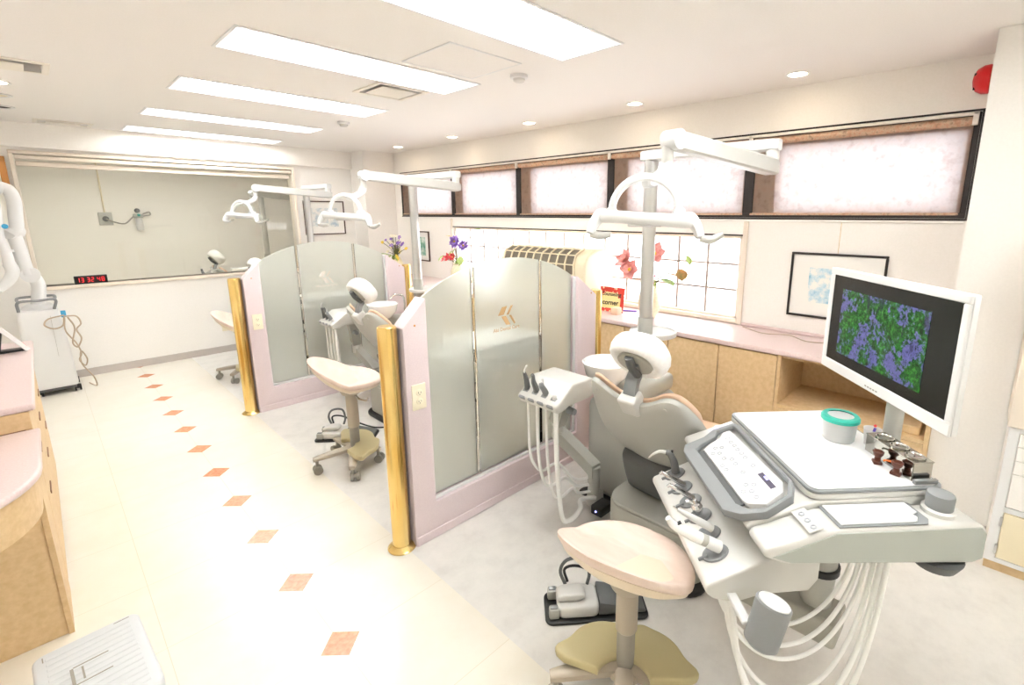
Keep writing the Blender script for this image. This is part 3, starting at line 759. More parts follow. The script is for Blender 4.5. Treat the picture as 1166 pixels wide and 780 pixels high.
def gold_post(x, y, label, flange=True):
    t = thing('brass_post', label, 'post', (x, y, 0), 0, 'brass end posts of the partitions')
    MB().lathe([(0, .012), (.043, .012), (.043, 1.100), (.041, 1.108), (.036, 1.112), (0, 1.112)], 36).build('tube', M['gold'], t)
    MB().lathe([(.0435, 0), (.066, 0), (.068, .006), (.060, .013), (.050, .019), (.0435, .024)], 36).build('flange', M['gold'], t)
    return t
g1 = gold_post(1.010, 1.975, 'thick brass post at the aisle end of the nearest partition')
dup(g1, 'thick brass post at the aisle end of the farther partition', loc=(1.010, 4.365, 0))
dup(g1, 'brass post at the window end of the nearest partition', loc=(2.48, 1.96, 0))
dup(g1, 'brass post at the window end of the farther partition', loc=(2.48, 4.35, 0))
def outlet(x, y, z, label, double=True):
    t = thing('wall_outlet', label, 'outlet', (x, y, z), 0, 'cream power outlets')
    MB().box((-.036, -.008, -.062), (.036, -.0005, .062), .003, 2).build('plate', M['cream_l'], t)
    for s in (-1, 1):
        f = MB().lathe([(0, 0), (.0165, 0), (.0165, .003), (.014, .0042), (0, .0042)], 24, Matrix.Translation((0, -.0078, s * .021)) @ Matrix.Rotation(PI / 2, 4, 'X')).build('socket', M['cream_l'], t)
        q = MB()
        q.box((-.0075, -.0124, s * .021 - .003), (-.0055, -.0119, s * .021 + .006)); q.box((.0055, -.0124, s * .021 - .003), (.0075, -.0119, s * .021 + .005))
        q.lathe([(0, 0), (.0022, 0), (.0022, .0005), (0, .0005)], 10, Matrix.Translation((0, -.0119, s * .021 - .008)) @ Matrix.Rotation(PI / 2, 4, 'X'))
        q.build('slots', M['dark'], f)
    return t
o1 = outlet(1.113, PY - .045, .768, 'cream double outlet on the end post of the nearest partition')
dup(o1, 'cream double outlet on the end post of the farther partition', loc=(1.119, PY + 2.39 - .045, .757))
dup(o1, 'cream outlet low on the white far wall', loc=(1.385, YF, .312))

# ------------------------------------------------------------------ dental unit: chair, spittoon, light, instrument table
CY = .95
def make_chair():
    t = thing('dental_chair', 'silver reclined dental chair nearest the camera, seen from behind its backrest', 'dental chair', (1.85, CY, 0), 0, 'dental chairs')
    def rr(x0, x1, y0, y1, r, n=6):
        out = []
        for cx, cy, a0 in ((x1 - r, y1 - r, 0), (x0 + r, y1 - r, 90), (x0 + r, y0 + r, 180), (x1 - r, y0 + r, 270)):
            for k in range(n + 1):
                a = math.radians(a0 + 90 * k / n); out.append((cx + r * math.cos(a), cy + r * math.sin(a)))
        return out
    MB().prism(rr(1.67, 2.40, .775, 1.262, .11), .03, .262, 'z', .012, 2, cap_only=True).build('base', M['beam_grey'], t, True)
    MB().prism(rr(1.64, 2.46, .752, 1.272, .11), .0, .03, 'z', .01, 2, cap_only=True).build('floor_plate', M['black'], t, True)
    MB().prism(rr(1.675, 2.395, .78, 1.257, .108), .2625, .28, 'z', .008, 2, cap_only=True).build('base_rim', M['steel'], t, True)
    # hinge cover, dark, between base and backrest
    def H(u, v):
        w = (v - .5) * .35; s = u
        x = 1.665 - .045 * s + .03 * (1 - s) ** 2 + .5 * w * w; z = .325 + .205 * s
        return Vector((x, CY + w, z)), (1, 0, .3), .16
    MB().slab(H, 8, 10, .1).build('hinge_cover', M['char'], t, True, subsurf=1)
    # backrest: silver shell behind, vinyl pad in front
    A = Vector((1.718, CY, .470)); U = Vector((-.30, 0, .43)).normalized(); N = Vector((-U.z, 0, U.x)) * -1   # N points to the patient side
    def half(s):       # half width along the height s (0..1)
        return [(.0, .120), (.15, .165), (.35, .222), (.55, .252), (.75, .262), (1.0, .258)]
    def hw(s):
        p = half(0)
        for (a, x), (b, y) in zip(p, p[1:]):
            if s <= b: k = (s - a) / (b - a); k = k * k * (3 - 2 * k) * .5 + k * .5; return x + (y - x) * k
        return p[-1][1]
    def topz(q):      # top outline against q=-1..1: two wings with a dip in the middle
        a = abs(q)
        return .47 + .055 * math.exp(-((a - .62) / .26) ** 2) - .155 * max(0, (a - .72) / .28) ** 2.2 - .01 * math.exp(-(a / .18) ** 2)
    def shell(u, v, off=0.0, grow=1.0):
        q = (v - .5) * 2; L = topz(q) * grow
        s = u; y = hw(s) * q * grow
        bend = .05 * (y / .25) ** 2 - .035 * math.sin(PI * s)
        return A + U * (L * s) + Vector((0, y, 0)) + N * (bend + off)
    MB().slab(lambda u, v: (shell(u, v), N, .032), 14, 20, .03).build('backrest_shell', M['steel'], t, True, sharp=50, subsurf=1)
    MB().slab(lambda u, v: (shell(.03 + u * .975, .03 + v * .94, .0335), N, .016 + .02 * math.sin(PI * u) * math.sin(PI * v)), 14, 20, .03).build('backrest_pad', M['peach'], t, True, sharp=60, subsurf=1)
    # headrest
    br = shell(.97, .5)
    B = MB(); B.box((-.035, -.04, -.05), (.035, .04, .035), .010, 3, Matrix.Translation(br + N * .02 + U * .022) @ Matrix.Rotation(-.6, 4, 'Y')); B.build('headrest_bracket', M['steel_l'], t, True)
    MB().cyl(br + N * .02 + U * -.005 + Vector((0, -.035, 0)), br + N * .02 + U * -.005 + Vector((0, -.056, 0)), .012, .010, 14).build('lock_knob', M['steel'], t, True)
    s0 = br + N * .028 + U * .05; hc = Vector((1.474, CY - .016, 1.036))
    st = MB(); P = catmull([s0, s0 + Vector((.012, 0, .05)), s0 + Vector((.035, 0, .09)), hc + Vector((-.035, 0, -.012))], 6)
    rings = []
    for i, p in enumerate(P):
        d = (P[min(i + 1, len(P) - 1)] - P[max(0, i - 1)]).normalized(); nx = Vector((d.z, 0, -d.x))
        rings.append([p + Vector((0, y, 0)) + nx * h for y, h in ((-.026, -.012), (.026, -.012), (.026, .012), (-.026, .012))])
    st.loft(rings); st.build('headrest_stem', M['midgrey'], t, True)
    face = Vector((-.80, -.0, -.60)).normalized()          # what the back of the head cushion looks at
    upv = Vector((-.60, 0, .80)); Mh = Matrix((( 0, upv.x, -face.x, hc.x), (1, upv.y, -face.y, hc.y), (0, upv.z, -face.z, hc.z), (0, 0, 0, 1)))
    hp = MB()
    R = []
    for (sc_, z) in ((.50, -.012), (.66, -.026), (.80, -.030), (.93, -.020), (1.0, .004), (1.0, .028), (.93, .052), (.78, .068), (.5, .078), (.2, .082)):
        ring = []
        for j in range(48):
            a = 2 * PI * j / 48; wr = 1 + (.012 * math.sin(a * 23 + z * 60) if -.025 < z < .03 else 0)
            e = .62
            cx, sx = math.cos(a), math.sin(a)
            ring.append(Vector((.118 * sc_ * wr * math.copysign(abs(cx) ** .8, cx), .093 * sc_ * wr * math.copysign(abs(sx) ** .8, sx), z)))
        R.append(ring)
    hp.loft(R, True, True, Mh); hp.build('headrest_cover', M['cover'], t, True, sharp=70)
    pl = MB()
    pl.lathe([(0, -.034), (.068, -.034), (.074, -.030), (.074, -.010), (0, -.010)], 36, Mh, sy=.74)
    p = pl.build('headrest_plate', M['beam_grey'], t, True)
    MB().tube([Mh @ Vector((0, -.055, -.036)), Mh @ Vector((0, 0, -.046)), Mh @ Vector((0, .05, -.038))], .018, 10, 6).build('headrest_joint', M['char'], p, True)
    # seat and leg rest
    R = []
    for x, z, w, h in ((1.80, .44, .16, .04), (1.84, .44, .20, .06), (2.0, .43, .225, .08), (2.2, .42, .225, .08), (2.36, .39, .205, .08), (2.46, .32, .20, .09), (2.52, .27, .17, .06)):
        ring = []
        for j in range(20):
            a = 2 * PI * j / 20; c_, s_ = math.cos(a), math.sin(a)
            ring.append((x, CY + w * math.copysign(abs(c_) ** .5, c_), z + h * math.copysign(abs(s_) ** .7, s_)))
        R.append(ring)
    MB().loft(R).build('seat', M['peach'], t, True, sharp=60, subsurf=1)
    MB().prism(rr(1.92, 2.38, .86, 1.17, .06), .2805, .33, 'z').build('seat_frame', M['char'], t, True)
    for s in (-1, 1):
        q = shell(.93, .5 + s * .30, -.001); MB().lathe([(0, 0), (.007, 0), (.007, .003), (0, .004)], 12, Matrix.Translation(q) @ (-N).to_track_quat('Z', 'Y').to_matrix().to_4x4()).build('cover_screw', M['steel'], t, True)
    # the upholstered part is a little larger and sits a little farther back than the drawing above
    P0 = WM[t.name].inverted() @ A; grow = Matrix.Translation(P0 + Vector((.130, .098, -.044))) @ Matrix.Scale(1.07, 4) @ Matrix.Translation(-P0)
    def fit(o):
        o.data.transform(grow)
        for c in o.children: fit(c)
    for o in t.children:
        if o.name.split('.')[0] not in ('base', 'floor_plate', 'base_rim', 'seat_frame'): fit(o)
    return t
ch1 = make_chair()

def make_spittoon():
    t = thing('spittoon_unit', 'silver spittoon unit with white bowl beside the nearest dental chair', 'spittoon unit', (2.1, 1.45, 0), 0, 'spittoon units')
    b = MB()
    b.prism([(1.98, 1.30), (2.44, 1.30), (2.44, 1.62), (1.98, 1.62)], .03, .60, 'z', .05, 4); b.build('body', M['steel'], t, True)
    MB().prism([(2.06, 1.315), (2.42, 1.315), (2.42, 1.64), (2.06, 1.64)], .6005, .70, 'z', .03, 3).build('top_housing', M['beam_grey'], t, True)
    MB().box((1.95, 1.28, 0), (2.46, 1.64, .0295), .01, 2).build('plinth', M['black'], t, True)
    MB().lathe([(0, .725), (.045, .725), (.07, .74), (.112, .79), (.128, .855), (.132, .858), (.124, .862), (.105, .80), (.06, .765), (.018, .755), (0, .755)], 40, Matrix.Translation((1.975, 1.475, -.022))).build('bowl', M['white_g'], t, True)
    MB().tube([(2.14, 1.40, .70), (2.14, 1.40, .88), (2.08, 1.43, .91), (2.04, 1.45, .88)], .009, 10, 6).build('rinse_spout', M['chrome'], t, True)
    # low arm to the assistant holder
    a = MB(); a.box((1.86, 1.44, .03), (1.93, 1.51, .12), .01, 2); a.cyl((1.875, 1.47, .12), (1.875, 1.47, .27), .033, .033, 20)
    a.build('arm_foot', M['steel'], t, True)
    MB().box((1.80, 1.36, .045), (1.90, 1.43, .095), .006, 2).build('floor_box', M['black'], t, True)
    MB().lathe([(0, 0), (.005, 0), (.004, .003), (0, .003)], 12, Matrix.Translation((1.7998, 1.395, .07)) @ Matrix.Rotation(-PI / 2, 4, 'Y')).build('indicator', M['led_blue'], t, True)
    arm = MB()
    R = []
    for p, w in (((1.875, 1.455, .25), .036), ((1.865, 1.53, .30), .034), ((1.82, 1.64, .40), .034), ((1.80, 1.68, .44), .034)):
        p = Vector(p); R.append([p + Vector((sx * w, 0, sz * .035)) for sx, sz in ((-1, -1), (1, -1), (1, 1), (-1, 1))])
    arm.loft(R); arm.build('lower_arm', M['steel'], t, True)
    MB().cyl((1.80, 1.67, .40), (1.80, 1.67, .50), .030, .030, 20).build('elbow', M['steel_l'], t, True)
    arm = MB(); R = []
    for p, w in (((1.80, 1.67, .49), .034), ((1.775, 1.62, .58), .036), ((1.74, 1.565, .67), .038), ((1.72, 1.54, .71), .036)):
        p = Vector(p); R.append([p + Vector((sx * w, sz * .03, sz * .02)) for sx, sz in ((-1, -1), (1, -1), (1, 1), (-1, 1))])
    arm.loft(R); arm.build('upper_arm', M['steel'], t, True)
    MB().cyl((1.742, 1.54, .615), (1.742, 1.496, .615), .020, .016, 16).build('arm_knob', M['midgrey'], t, True)
    # assistant holder
    MB().prism([(1.505, .735), (1.515, .70), (1.56, .70), (1.60, .715), (1.76, .715), (1.785, .735), (1.785, .80), (1.765, .815), (1.62, .815)], 1.405, 1.665, 'y', .010, 3).build('holder', M['steel_l'], t, True)
    for k in range(4):
        y = 1.635 - k * .062
        MB().prism([(1.500, .728), (1.53, .694), (1.575, .745), (1.545, .765)], y - .022, y + .022, 'y', .006, 2).build('holder_slot', M['midgrey'], t, True)
    return t
sp1 = make_spittoon()
def make_suction():
    out = []
    specs = [('dark suction handpiece, tallest in the holder beside the nearest chair', 'char', 1.635, 0), ('second dark handpiece in the holder beside the nearest chair', 'char', 1.573, 1), ('grey syringe with a clear tip in the holder beside the nearest chair', 'midgrey', 1.511, 2), ('white hose end in the holder beside the nearest chair, closest to the backrest', 'white', 1.449, 3)]
    for label, m, y, k in specs:
        t = thing('suction_handpiece', label, 'dental handpiece', (1.545, y, .70), 0, 'assistant handpieces')
        if k < 3:
            MB().tube([(1.548, y, .712), (1.545, y, .77), (1.538 - .01 * k, y + .002, .815), (1.53, y + .004, .845 if k < 2 else .815)], [.013, .015, .012, .008], 12, 4).build('body', M[m], t, True)
            if k == 0: MB().tube([(1.53, y + .004, .842), (1.528, y, .865), (1.534, y - .012, .885)], .004, 8, 4).build('tip', M['white'], t, True)
            if k == 1: MB().tube([(1.53, y + .004, .84), (1.522, y + .006, .852)], .009, 8, 1).build('tip', M['char'], t, True)
            if k == 2: MB().tube([(1.53, y + .004, .81), (1.528, y + .004, .845)], .0055, 8, 1).build('tip', M['clear_p'], t, True)
        else:
            MB().cyl((1.548, y, .70), (1.54, y, .775), .011, .010, 12).build('body', M['white'], t, True)
        zb = (.30, .24, .20, .10)[k]; r = (.0075, .0085, .0075, .012)[k]
        MB().tube([(1.55, y, .712), (1.552, y, .60), (1.555, y - .004, .42), (1.58, y - .012, zb + .04), (1.62, y - .03, zb), (1.70, y - .06 + .01 * k, zb + .02), (1.78, 1.53 - .016 * k, .11 + .035 * (3 - k)), (1.865, 1.485 - .012 * k, .10 + .035 * (3 - k))], r, 10, 6).build('hose', M['hose'], t, True)
        out.append(t)
    return out
su1 = make_suction()

PX, PYY = 2.335, 1.475
def make_light():
    t = thing('operating_light', 'operating light on a tall silver pole in the nearest bay', 'operating light', (PX, PYY, .70), 0, 'operating lights on poles')
    MB().cyl((PX, PYY, .7005), (PX, PYY, 1.02), .043, .043, 28).build('pole_base', M['steel'], t, True)
    MB().cyl((PX, PYY, 1.0205), (PX, PYY, 1.90), .037, .037, 28).build('pole', M['alu'], t, True)
    ring = MB(); ring.lathe([(.128, 0), (.136, .004), (.136, .026), (.13, .03), (.124, .022), (0, .014), (0, .006), (.124, 0)], 40, Matrix.Translation((PX + .05, PYY - .02, .905)))
    ring.build('bracket_tray', M['steel_l'], t, True)
    # fixed horizontal arm to the joint, towards the near side
    J = Vector((2.345, .845, 1.885)); T_ = Vector((1.66, .953, 1.865))
    a = MB(); R = []
    for p, w, h in ((Vector((PX, PYY + .05, 1.905)), .034, .026), (Vector((PX, PYY, 1.905)), .044, .028), (Vector((PX + .004, 1.15, 1.905)), .036, .026), (Vector((J.x, J.y, 1.905)), .036, .026), (Vector((J.x, J.y - .03, 1.905)), .028, .024)):
        R.append([p + Vector((cx * w, 0, cz * h)) for cx, cz in ((-1, -.7), (-.7, -1), (.7, -1), (1, -.7), (1, .7), (.7, 1), (-.7, 1), (-1, .7))])
    a.loft(R); a.build('upper_arm', M['lamp_white'], t, True)
    MB().cyl((J.x, J.y, 1.80), (J.x, J.y, 1.90), .030, .030, 20).build('joint', M['steel_l'], t, True)
    d = (T_ - J); L = d.length; X_ = d.normalized(); Yv = Vector((0, 0, 1)).cross(X_).normalized(); Zv = X_.cross(Yv)
    J2 = J + Vector((0, 0, -.075)); T2 = T_
    d = T2 - J2; X_ = d.normalized(); Yv = Vector((0, 0, 1)).cross(X_).normalized(); Zv = X_.cross(Yv)
    a = MB(); R = []
    for s, w, h in ((-.035, .020, .026), (0, .032, .036), (.25, .032, .036), (d.length - .02, .026, .034), (d.length + .02, .016, .022)):
        p = J2 + X_ * s; R.append([p + Yv * (cx * w) + Zv * (cz * h) for cx, cz in ((-1, -.75), (-.75, -1), (.75, -1), (1, -.75), (1, .75), (.75, 1), (-.75, 1), (-1, .75))])
    a.loft(R); a.build('spring_arm', M['arm_grey'], t, True)
    MB().cyl(T2 - Yv * .034 + Vector((-.01, 0, .0)), T2 + Yv * .034 + Vector((-.01, 0, .0)), .036, .036, 24).build('arm_joint', M['lamp_white'], t, True)
    MB().cyl(T2 + Vector((-.015, .02, -.015)), T2 + Vector((-.015, .02, -.085)), .022, .022, 16).build('drop_joint', M['steel_l'], t, True)
    # curved link down to the yoke
    K = T2 + Vector((-.015, .02, -.085)); Hc = Vector((1.497, .965, 1.600))
    lk = MB(); P = [K, K + Vector((-.02, .005, -.035)), K + Vector((-.09, .02, -.07)), Vector((1.535, .985, 1.730))]
    R = []; P = catmull(P, 5)
    for i, p in enumerate(P):
        dd = (P[min(i + 1, len(P) - 1)] - P[max(i - 1, 0)]).normalized(); nn = Vector((0, 1, 0)); bb = dd.cross(nn).normalized(); w = .026 - .006 * i / len(P)
        R.append([p + nn * (cx * w) + bb * (cz * w * .8) for cx, cz in ((-1, -.6), (-.6, -1), (.6, -1), (1, -.6), (1, .6), (.6, 1), (-.6, 1), (-1, .6))])
    lk.loft(R); lk.build('link', M['lamp_white'], t, True)
    ax = Vector((.55, -.83, 0)).normalized()       # long axis of the lamp head
    sd = Vector((-.83, -.55, 0)).normalized()
    yk = MB(); pts = []
    for k in range(13):
        a_ = PI * k / 12; pts.append(Hc + ax * (-.118 * math.cos(a_)) + Vector((0, 0, .122 * math.sin(a_) + .005)))
    yk.tube(pts, .0115, 10, 2, sx=1.3); yk.build('yoke', M['lamp_white'], t, True)
    for s in (-1, 1):
        MB().cyl(Hc + ax * (s * .118) - sd * .026 + Vector((0, 0, .004)), Hc + ax * (s * .118) + sd * .026 + Vector((0, 0, .004)), .022, .022, 18).build('pivot', M['lamp_white'], t, True)
    hd = MB(); R = []
    for s, z, h, w in ((-.165, -.010, .020, .028), (-.15, -.003, .024, .04), (-.07, -.008, .023, .05), (0, -.012, .022, .052), (.07, -.018, .024, .05), (.15, -.02, .028, .042), (.175, -.026, .022, .03)):
        ring = []
        for j in range(16):
            q = 2 * PI * j / 16; ring.append(Hc + ax * s + sd * (w * math.copysign(abs(math.cos(q)) ** .7, math.cos(q))) + Vector((0, 0, z - .004 + h * math.copysign(abs(math.sin(q)) ** .7, math.sin(q)))))
        R.append(ring)
    hd.loft(R); hd.build('lamp_head', M['lamp_white'], t, True, sharp=60, subsurf=1)
    for s in (-1, 1):
        e = Hc + ax * (s * .158) + Vector((0, 0, -.012 - .006 * s))
        k1 = e + ax * (s * .022) + sd * .015 + Vector((0, 0, -.030)); k2 = e + ax * (s * .034) + sd * .026 + Vector((0, 0, -.062))
        hb = MB().tube([e - ax * (s * .03), e, k1, k2], [.022, .025, .020, .016], 12, 6, sx=1.15).build('handle_arm', M['lamp_white'], t, True)
        MB().tube([k2 + Vector((0, 0, -.002)), k2 + ax * .035 + Vector((0, 0, -.008)), k2 + ax * .075 + Vector((0, 0, .004 + .008 * s))], [.013, .015, .010], 12, 5).build('handle', M['arm_grey'], hb, True)
    MB().prism([(-.06, -.03), (.06, -.03), (.06, .03), (-.06, .03)], -.045, -.034, 'z', .006, 2, Matrix.Translation(Hc) @ Matrix.Rotation(math.atan2(ax.y, ax.x), 4, 'Z')).build('lens', M['clear_p'], t, True)
    return t
li1 = make_light()

# instrument table, in its own frame: x to the right (v), y away (u)
ANG = math.radians(43.3)
VX = Vector((math.cos(ANG), -math.sin(ANG), 0)); UX = Vector((math.sin(ANG), math.cos(ANG), 0))
T0 = (1.0, 1.4)                                    # v,u of the table's origin
TW = VX * T0[0] + UX * T0[1]
def TL(v, u, z=0.0): return Vector((v - T0[0], u - T0[1], z))
def tprof(p): return [(v - T0[0], z) for v, z in p]
SL = .325
def slope_z(v): return .755 + (v - .60) * SL
def make_table():
    t = thing('instrument_table', "dentist's instrument table in the foreground with keypad and white trays", 'instrument table', (TW.x, TW.y, 0), -ANG, 'instrument tables')
    u0, u1, u2 = 1.055 - T0[1], 1.165 - T0[1], 1.702 - T0[1]
    MB().prism(tprof([(.605, .742), (.612, .757), (.80, .820), (1.165, .820), (1.185, .808), (1.195, .79), (1.195, .715), (1.17, .695), (.66, .695)]), u1 - .008, u2, 'y', .010, 3).build('body', M['steel_l'], t)
    w = MB(); w.prism(tprof([(.606, .728), (.612, .752), (.785, .802), (1.17, .802), (1.20, .795), (1.215, .775), (1.215, .70), (1.19, .682), (.67, .705)]), u0, u1 - .009, 'y', .012, 3)
    w.build('side_wing', M['steel_l'], t)
    MB().prism(tprof([(.628, .730), (.795, .792), (1.19, .792), (1.207, .772), (1.207, .70), (1.18, .69), (.68, .712)]), u0 - .0025, u0 + .004, 'y', .001, 1).build('end_panel', M['grey_g'], t)
    def rr(x0, x1, y0, y1, r, n=6):
        out = []
        for cx, cy, a0 in ((x1 - r, y1 - r, 0), (x0 + r, y1 - r, 90), (x0 + r, y0 + r, 180), (x1 - r, y0 + r, 270)):
            for k in range(n + 1):
                a = math.radians(a0 + 90 * k / n); out.append((cx + r * math.cos(a), cy + r * math.sin(a)))
        return [(v - T0[0], u - T0[1]) for v, u in out]
    MB().prism(rr(.782, 1.178, 1.158, 1.706, .03), .8205, .838, 'z', .004, 2, cap_only=True).build('tray_base', M['steel_l'], t)
    MB().prism(rr(.782, 1.178, 1.158, 1.706, .03), .8382, .8475, 'z', .003, 2, cap_only=True).build('tray_rim', M['midgrey'], t)
    MB().prism(rr(.792, 1.168, 1.168, 1.696, .026), .8476, .850, 'z', .002, 2, cap_only=True).build('tray_mat', M['tray'], t)
    pr = [(.812, 1.068), (1.02, 1.068), (1.035, 1.085), (1.03, 1.098), (1.05, 1.105), (1.05, 1.152), (.812, 1.152)]
    MB().prism([(v - T0[0] + .0, u - T0[1]) for v, u in [(.803, 1.060), (1.045, 1.060), (1.062, 1.08), (1.062, 1.154), (.803, 1.154)]], .8025, .806, 'z', .001, 1).build('side_tray_rim', M['midgrey'], t)
    MB().prism([(v - T0[0], u - T0[1]) for v, u in pr], .8062, .810, 'z', .001, 1).build('side_tray', M['tray'], t)
    MB().lathe([(0, 0), (.040, 0), (.040, .010), (.034, .014), (0, .014)], 28, Matrix.Translation(TL(1.12, 1.115, .8022))).build('knob_base', M['steel_l'], t)
    MB().lathe([(0, .0), (.032, .0), (.033, .035), (.031, .040), (0, .041)], 28, Matrix.Translation(TL(1.12, 1.115, .8165))).build('knob', M['midgrey'], t)
    # keypad on the slope
    a = math.atan(SL); S = Matrix.Translation(TL(.60, 1.4, .757)) @ Matrix.Rotation(-a, 4, 'Y')
    ca = math.cos(a)
    def sl(v, u): return ((v - .60) / ca, u - 1.4)
    outer = [(.780, 1.235), (.745, 1.176), (.66, 1.150), (.60, 1.172), (.565, 1.214), (.565, 1.565), (.585, 1.605), (.655, 1.612), (.70, 1.640), (.775, 1.640), (.785, 1.62)]
    inner = [(.768, 1.242), (.738, 1.190), (.668, 1.166), (.626, 1.186), (.607, 1.222), (.607, 1.552), (.632, 1.570), (.690, 1.590), (.71, 1.622), (.765, 1.622), (.77, 1.61)]
    bp = MB(); tmp = bmesh.new()
    O0 = [tmp.verts.new((*sl(*p), -.002)) for p in outer]; O1 = [tmp.verts.new((*sl(*p), .022)) for p in outer]; I1 = [tmp.verts.new((*sl(*p), .022)) for p in inner]; I0 = [tmp.verts.new((*sl(*p), .006)) for p in inner]
    n_ = len(outer)
    for i in range(n_):
        k = (i + 1) % n_
        tmp.faces.new((O0[i], O0[k], O1[k], O1[i])); tmp.faces.new((O1[i], O1[k], I1[k], I1[i])); tmp.faces.new((I1[i], I1[k], I0[k], I0[i])); tmp.faces.new((I0[i], I0[k], O0[k], O0[i]))
    bmesh.ops.recalc_face_normals(tmp, faces=tmp.faces[:])
    ed = [e for e in tmp.edges if all(abs(v_.co.z - .022) < 1e-6 for v_ in e.verts)]
    bmesh.ops.bevel(tmp, geom=ed, offset=.005, segments=2, profile=.5, affect='EDGES', clamp_overlap=True)
    bp._merge(tmp, S); bp.build('keypad_bumper', M['midgrey'], t)
    pan = [(.748, 1.604), (.756, 1.246), (.735, 1.207), (.675, 1.182), (.636, 1.206), (.628, 1.228), (.628, 1.538), (.65, 1.556), (.70, 1.575), (.722, 1.604)]
    MB().prism([sl(*p) for p in [(.632, 1.548), (.608, 1.548), (.608, 1.225), (.632, 1.222)]], .002, .009, 'z', .001, 1, S).build('keypad_gap_shade', M['char'], t)  # solid charcoal strip, paints the shade of the gap beside the keypad
    kp = MB().prism([sl(*p) for p in pan], .0, .0195, 'z', .004, 2, S, cap_only=True).build('keypad', M['white'], t)
    for v, u in [(0.718, 1.555), (0.718, 1.527), (0.719, 1.5), (0.718, 1.472), (0.719, 1.444), (0.719, 1.417), (0.661, 1.521), (0.68, 1.512), (0.643, 1.494), (0.661, 1.484), (0.662, 1.448), (0.681, 1.43), (0.681, 1.401), (0.643, 1.413), (0.644, 1.387), (0.681, 1.348), (0.72, 1.364), (0.663, 1.287), (0.682, 1.276), (0.644, 1.261), (0.664, 1.251), (0.664, 1.221)]:
        x, y = sl(v + .002, u); mb = MB()
        mb.lathe([(.0048, .0), (.0082, .0), (.0078, .0013), (.0050, .0013), (.0048, .0)], 18, S @ Matrix.Translation((x, y, .0196)))
        mb.build('button', M['btn'], kp)
    x, y = sl(.722, 1.275); MB().box((x - .0085, y - .041, .0196), (x + .0085, y + .041, .0204), 0, 1, S).build('display', M['lcd'], kp)
    d = MB(); x, y = sl(.725, 1.285); add_text(d, '0000', .011, S @ Matrix.Translation((x, y, .0206)) @ Matrix.Rotation(PI / 2 * -1, 4, 'Z'), depth=.0001); d.build('digits', M['led_blue'], kp)
    pn = MB(); x, y = sl(.741, 1.105); pn.box((x - .02, y - .046, .0), (x + .02, y + .046, .003), .002, 1, S @ Matrix.Translation((0, 0, -.0055))); pnl = pn.build('wing_panel', M['steel_l'], t)
    for u in (1.130, 1.102, 1.074):
        x, y = sl(.741, u); MB().lathe([(.004, .0), (.0085, .0), (.008, .002), (.0045, .002), (.004, .0)], 18, S @ Matrix.Translation((x, y, -.0024))).build('button', M['btn'], pnl)
    x, y = sl(.725, 1.682); MB().lathe([(0, 0), (.006, 0), (.005, .001), (0, .001)], 14, S @ Matrix.Translation((x, y, .0022))).build('power_lamp', M['led_blue'], t)
    # handpiece holder below the front edge
    hs = .44
    MB().prism(tprof([(.478, .592), (.474, .608), (.480, .620), (.66, .699), (.79, .699), (.79, .62), (.765, .585), (.64, .582), (.56, .560), (.50, .575)]), 1.095 - T0[1], 1.652 - T0[1], 'y', .012, 3).build('handpiece_holder', M['steel_l'], t)
    HS = Matrix.Translation(TL(.50, 1.4, .6315)) @ Matrix.Rotation(-math.atan(hs), 4, 'Y'); ch_ = math.cos(math.atan(hs))
    for v, u in HOLES:
        MB().lathe([(0, .0005), (.026, .0005), (.033, .0045), (.036, .0045), (.038, 0), (.036, -.002), (0, -.002)], 26, HS @ Matrix.Translation(((v - .50) / ch_, u - 1.4, -.0015)) @ Matrix.Diagonal((1.05, .84, 1, 1))).build('holder_cup', M['midgrey'], t)
        MB().box((-.040, -.004, -.004), (-.012, .004, .006), .002, 1, HS @ Matrix.Translation(((v - .50) / ch_ - .012, u - 1.4, .0))).build('holder_fork', M['midgrey'], t)
    MB().box(tuple(TL(.535, 1.0, .5825)), tuple(TL(.56, 1.12, .594)), .002, 1).build('cup_arm', M['white'], t)
    Mc = Matrix.Translation(TL(.590, .985, .60)) @ Matrix.Rotation(math.radians(-6), 4, 'X') @ Matrix.Rotation(math.radians(17), 4, 'Y')
    MB().lathe([(0, -.062), (.030, -.060), (.0415, -.050), (.0435, .055), (.041, .059), (.038, .056), (.037, .035), (0, .030)], 32, Mc).build('waste_cup', M['midgrey'], t)
    MB().lathe([(0, .036), (.030, .037), (.036, .044), (.0385, .0595), (.0365, .061), (.033, .052), (0, .046)], 32, Mc).build('cup_liner', M['white'], t)
    MB().box((-.03, -.062, -.01), (.03, -.04, .045), .008, 2, Mc @ Matrix.Rotation(2.5, 4, 'Z')).build('cup_clip', M['midgrey'], t)
    # underside, post and floor arm
    MB().lathe([(0, -.045), (.02, -.045), (.05, -.030), (.062, -.006), (.064, 0), (0, 0)], 24, Matrix.Translation(TL(1.12, 1.10, .6815))).build('hose_outlet', M['char'], t)
    MB().cyl(TL(.955, 1.33, .34), TL(.955, 1.33, .694), .048, .056, 28).build('post', M['steel'], t)
    MB().lathe([(.05, -.012), (.060, -.010), (.060, .010), (.05, .012), (.05, -.012)], 28, Matrix.Translation(TL(.955, 1.33, .47))).build('post_collar', M['black'], t)
    a_ = MB(); Wi = WM[t.name].inverted()
    for lo, hi in (((1.53, .23, .24), (1.66, .78, .34)),):
        a_.box(lo, hi, .014, 3, Wi)
    a_.build('floor_arm', M['beam_grey'], t)
    return t
HOLES = [(.546, 1.607), (.543, 1.517), (.546, 1.434), (.548, 1.350), (.543, 1.265), (.534, 1.186)]
tb1 = make_table()
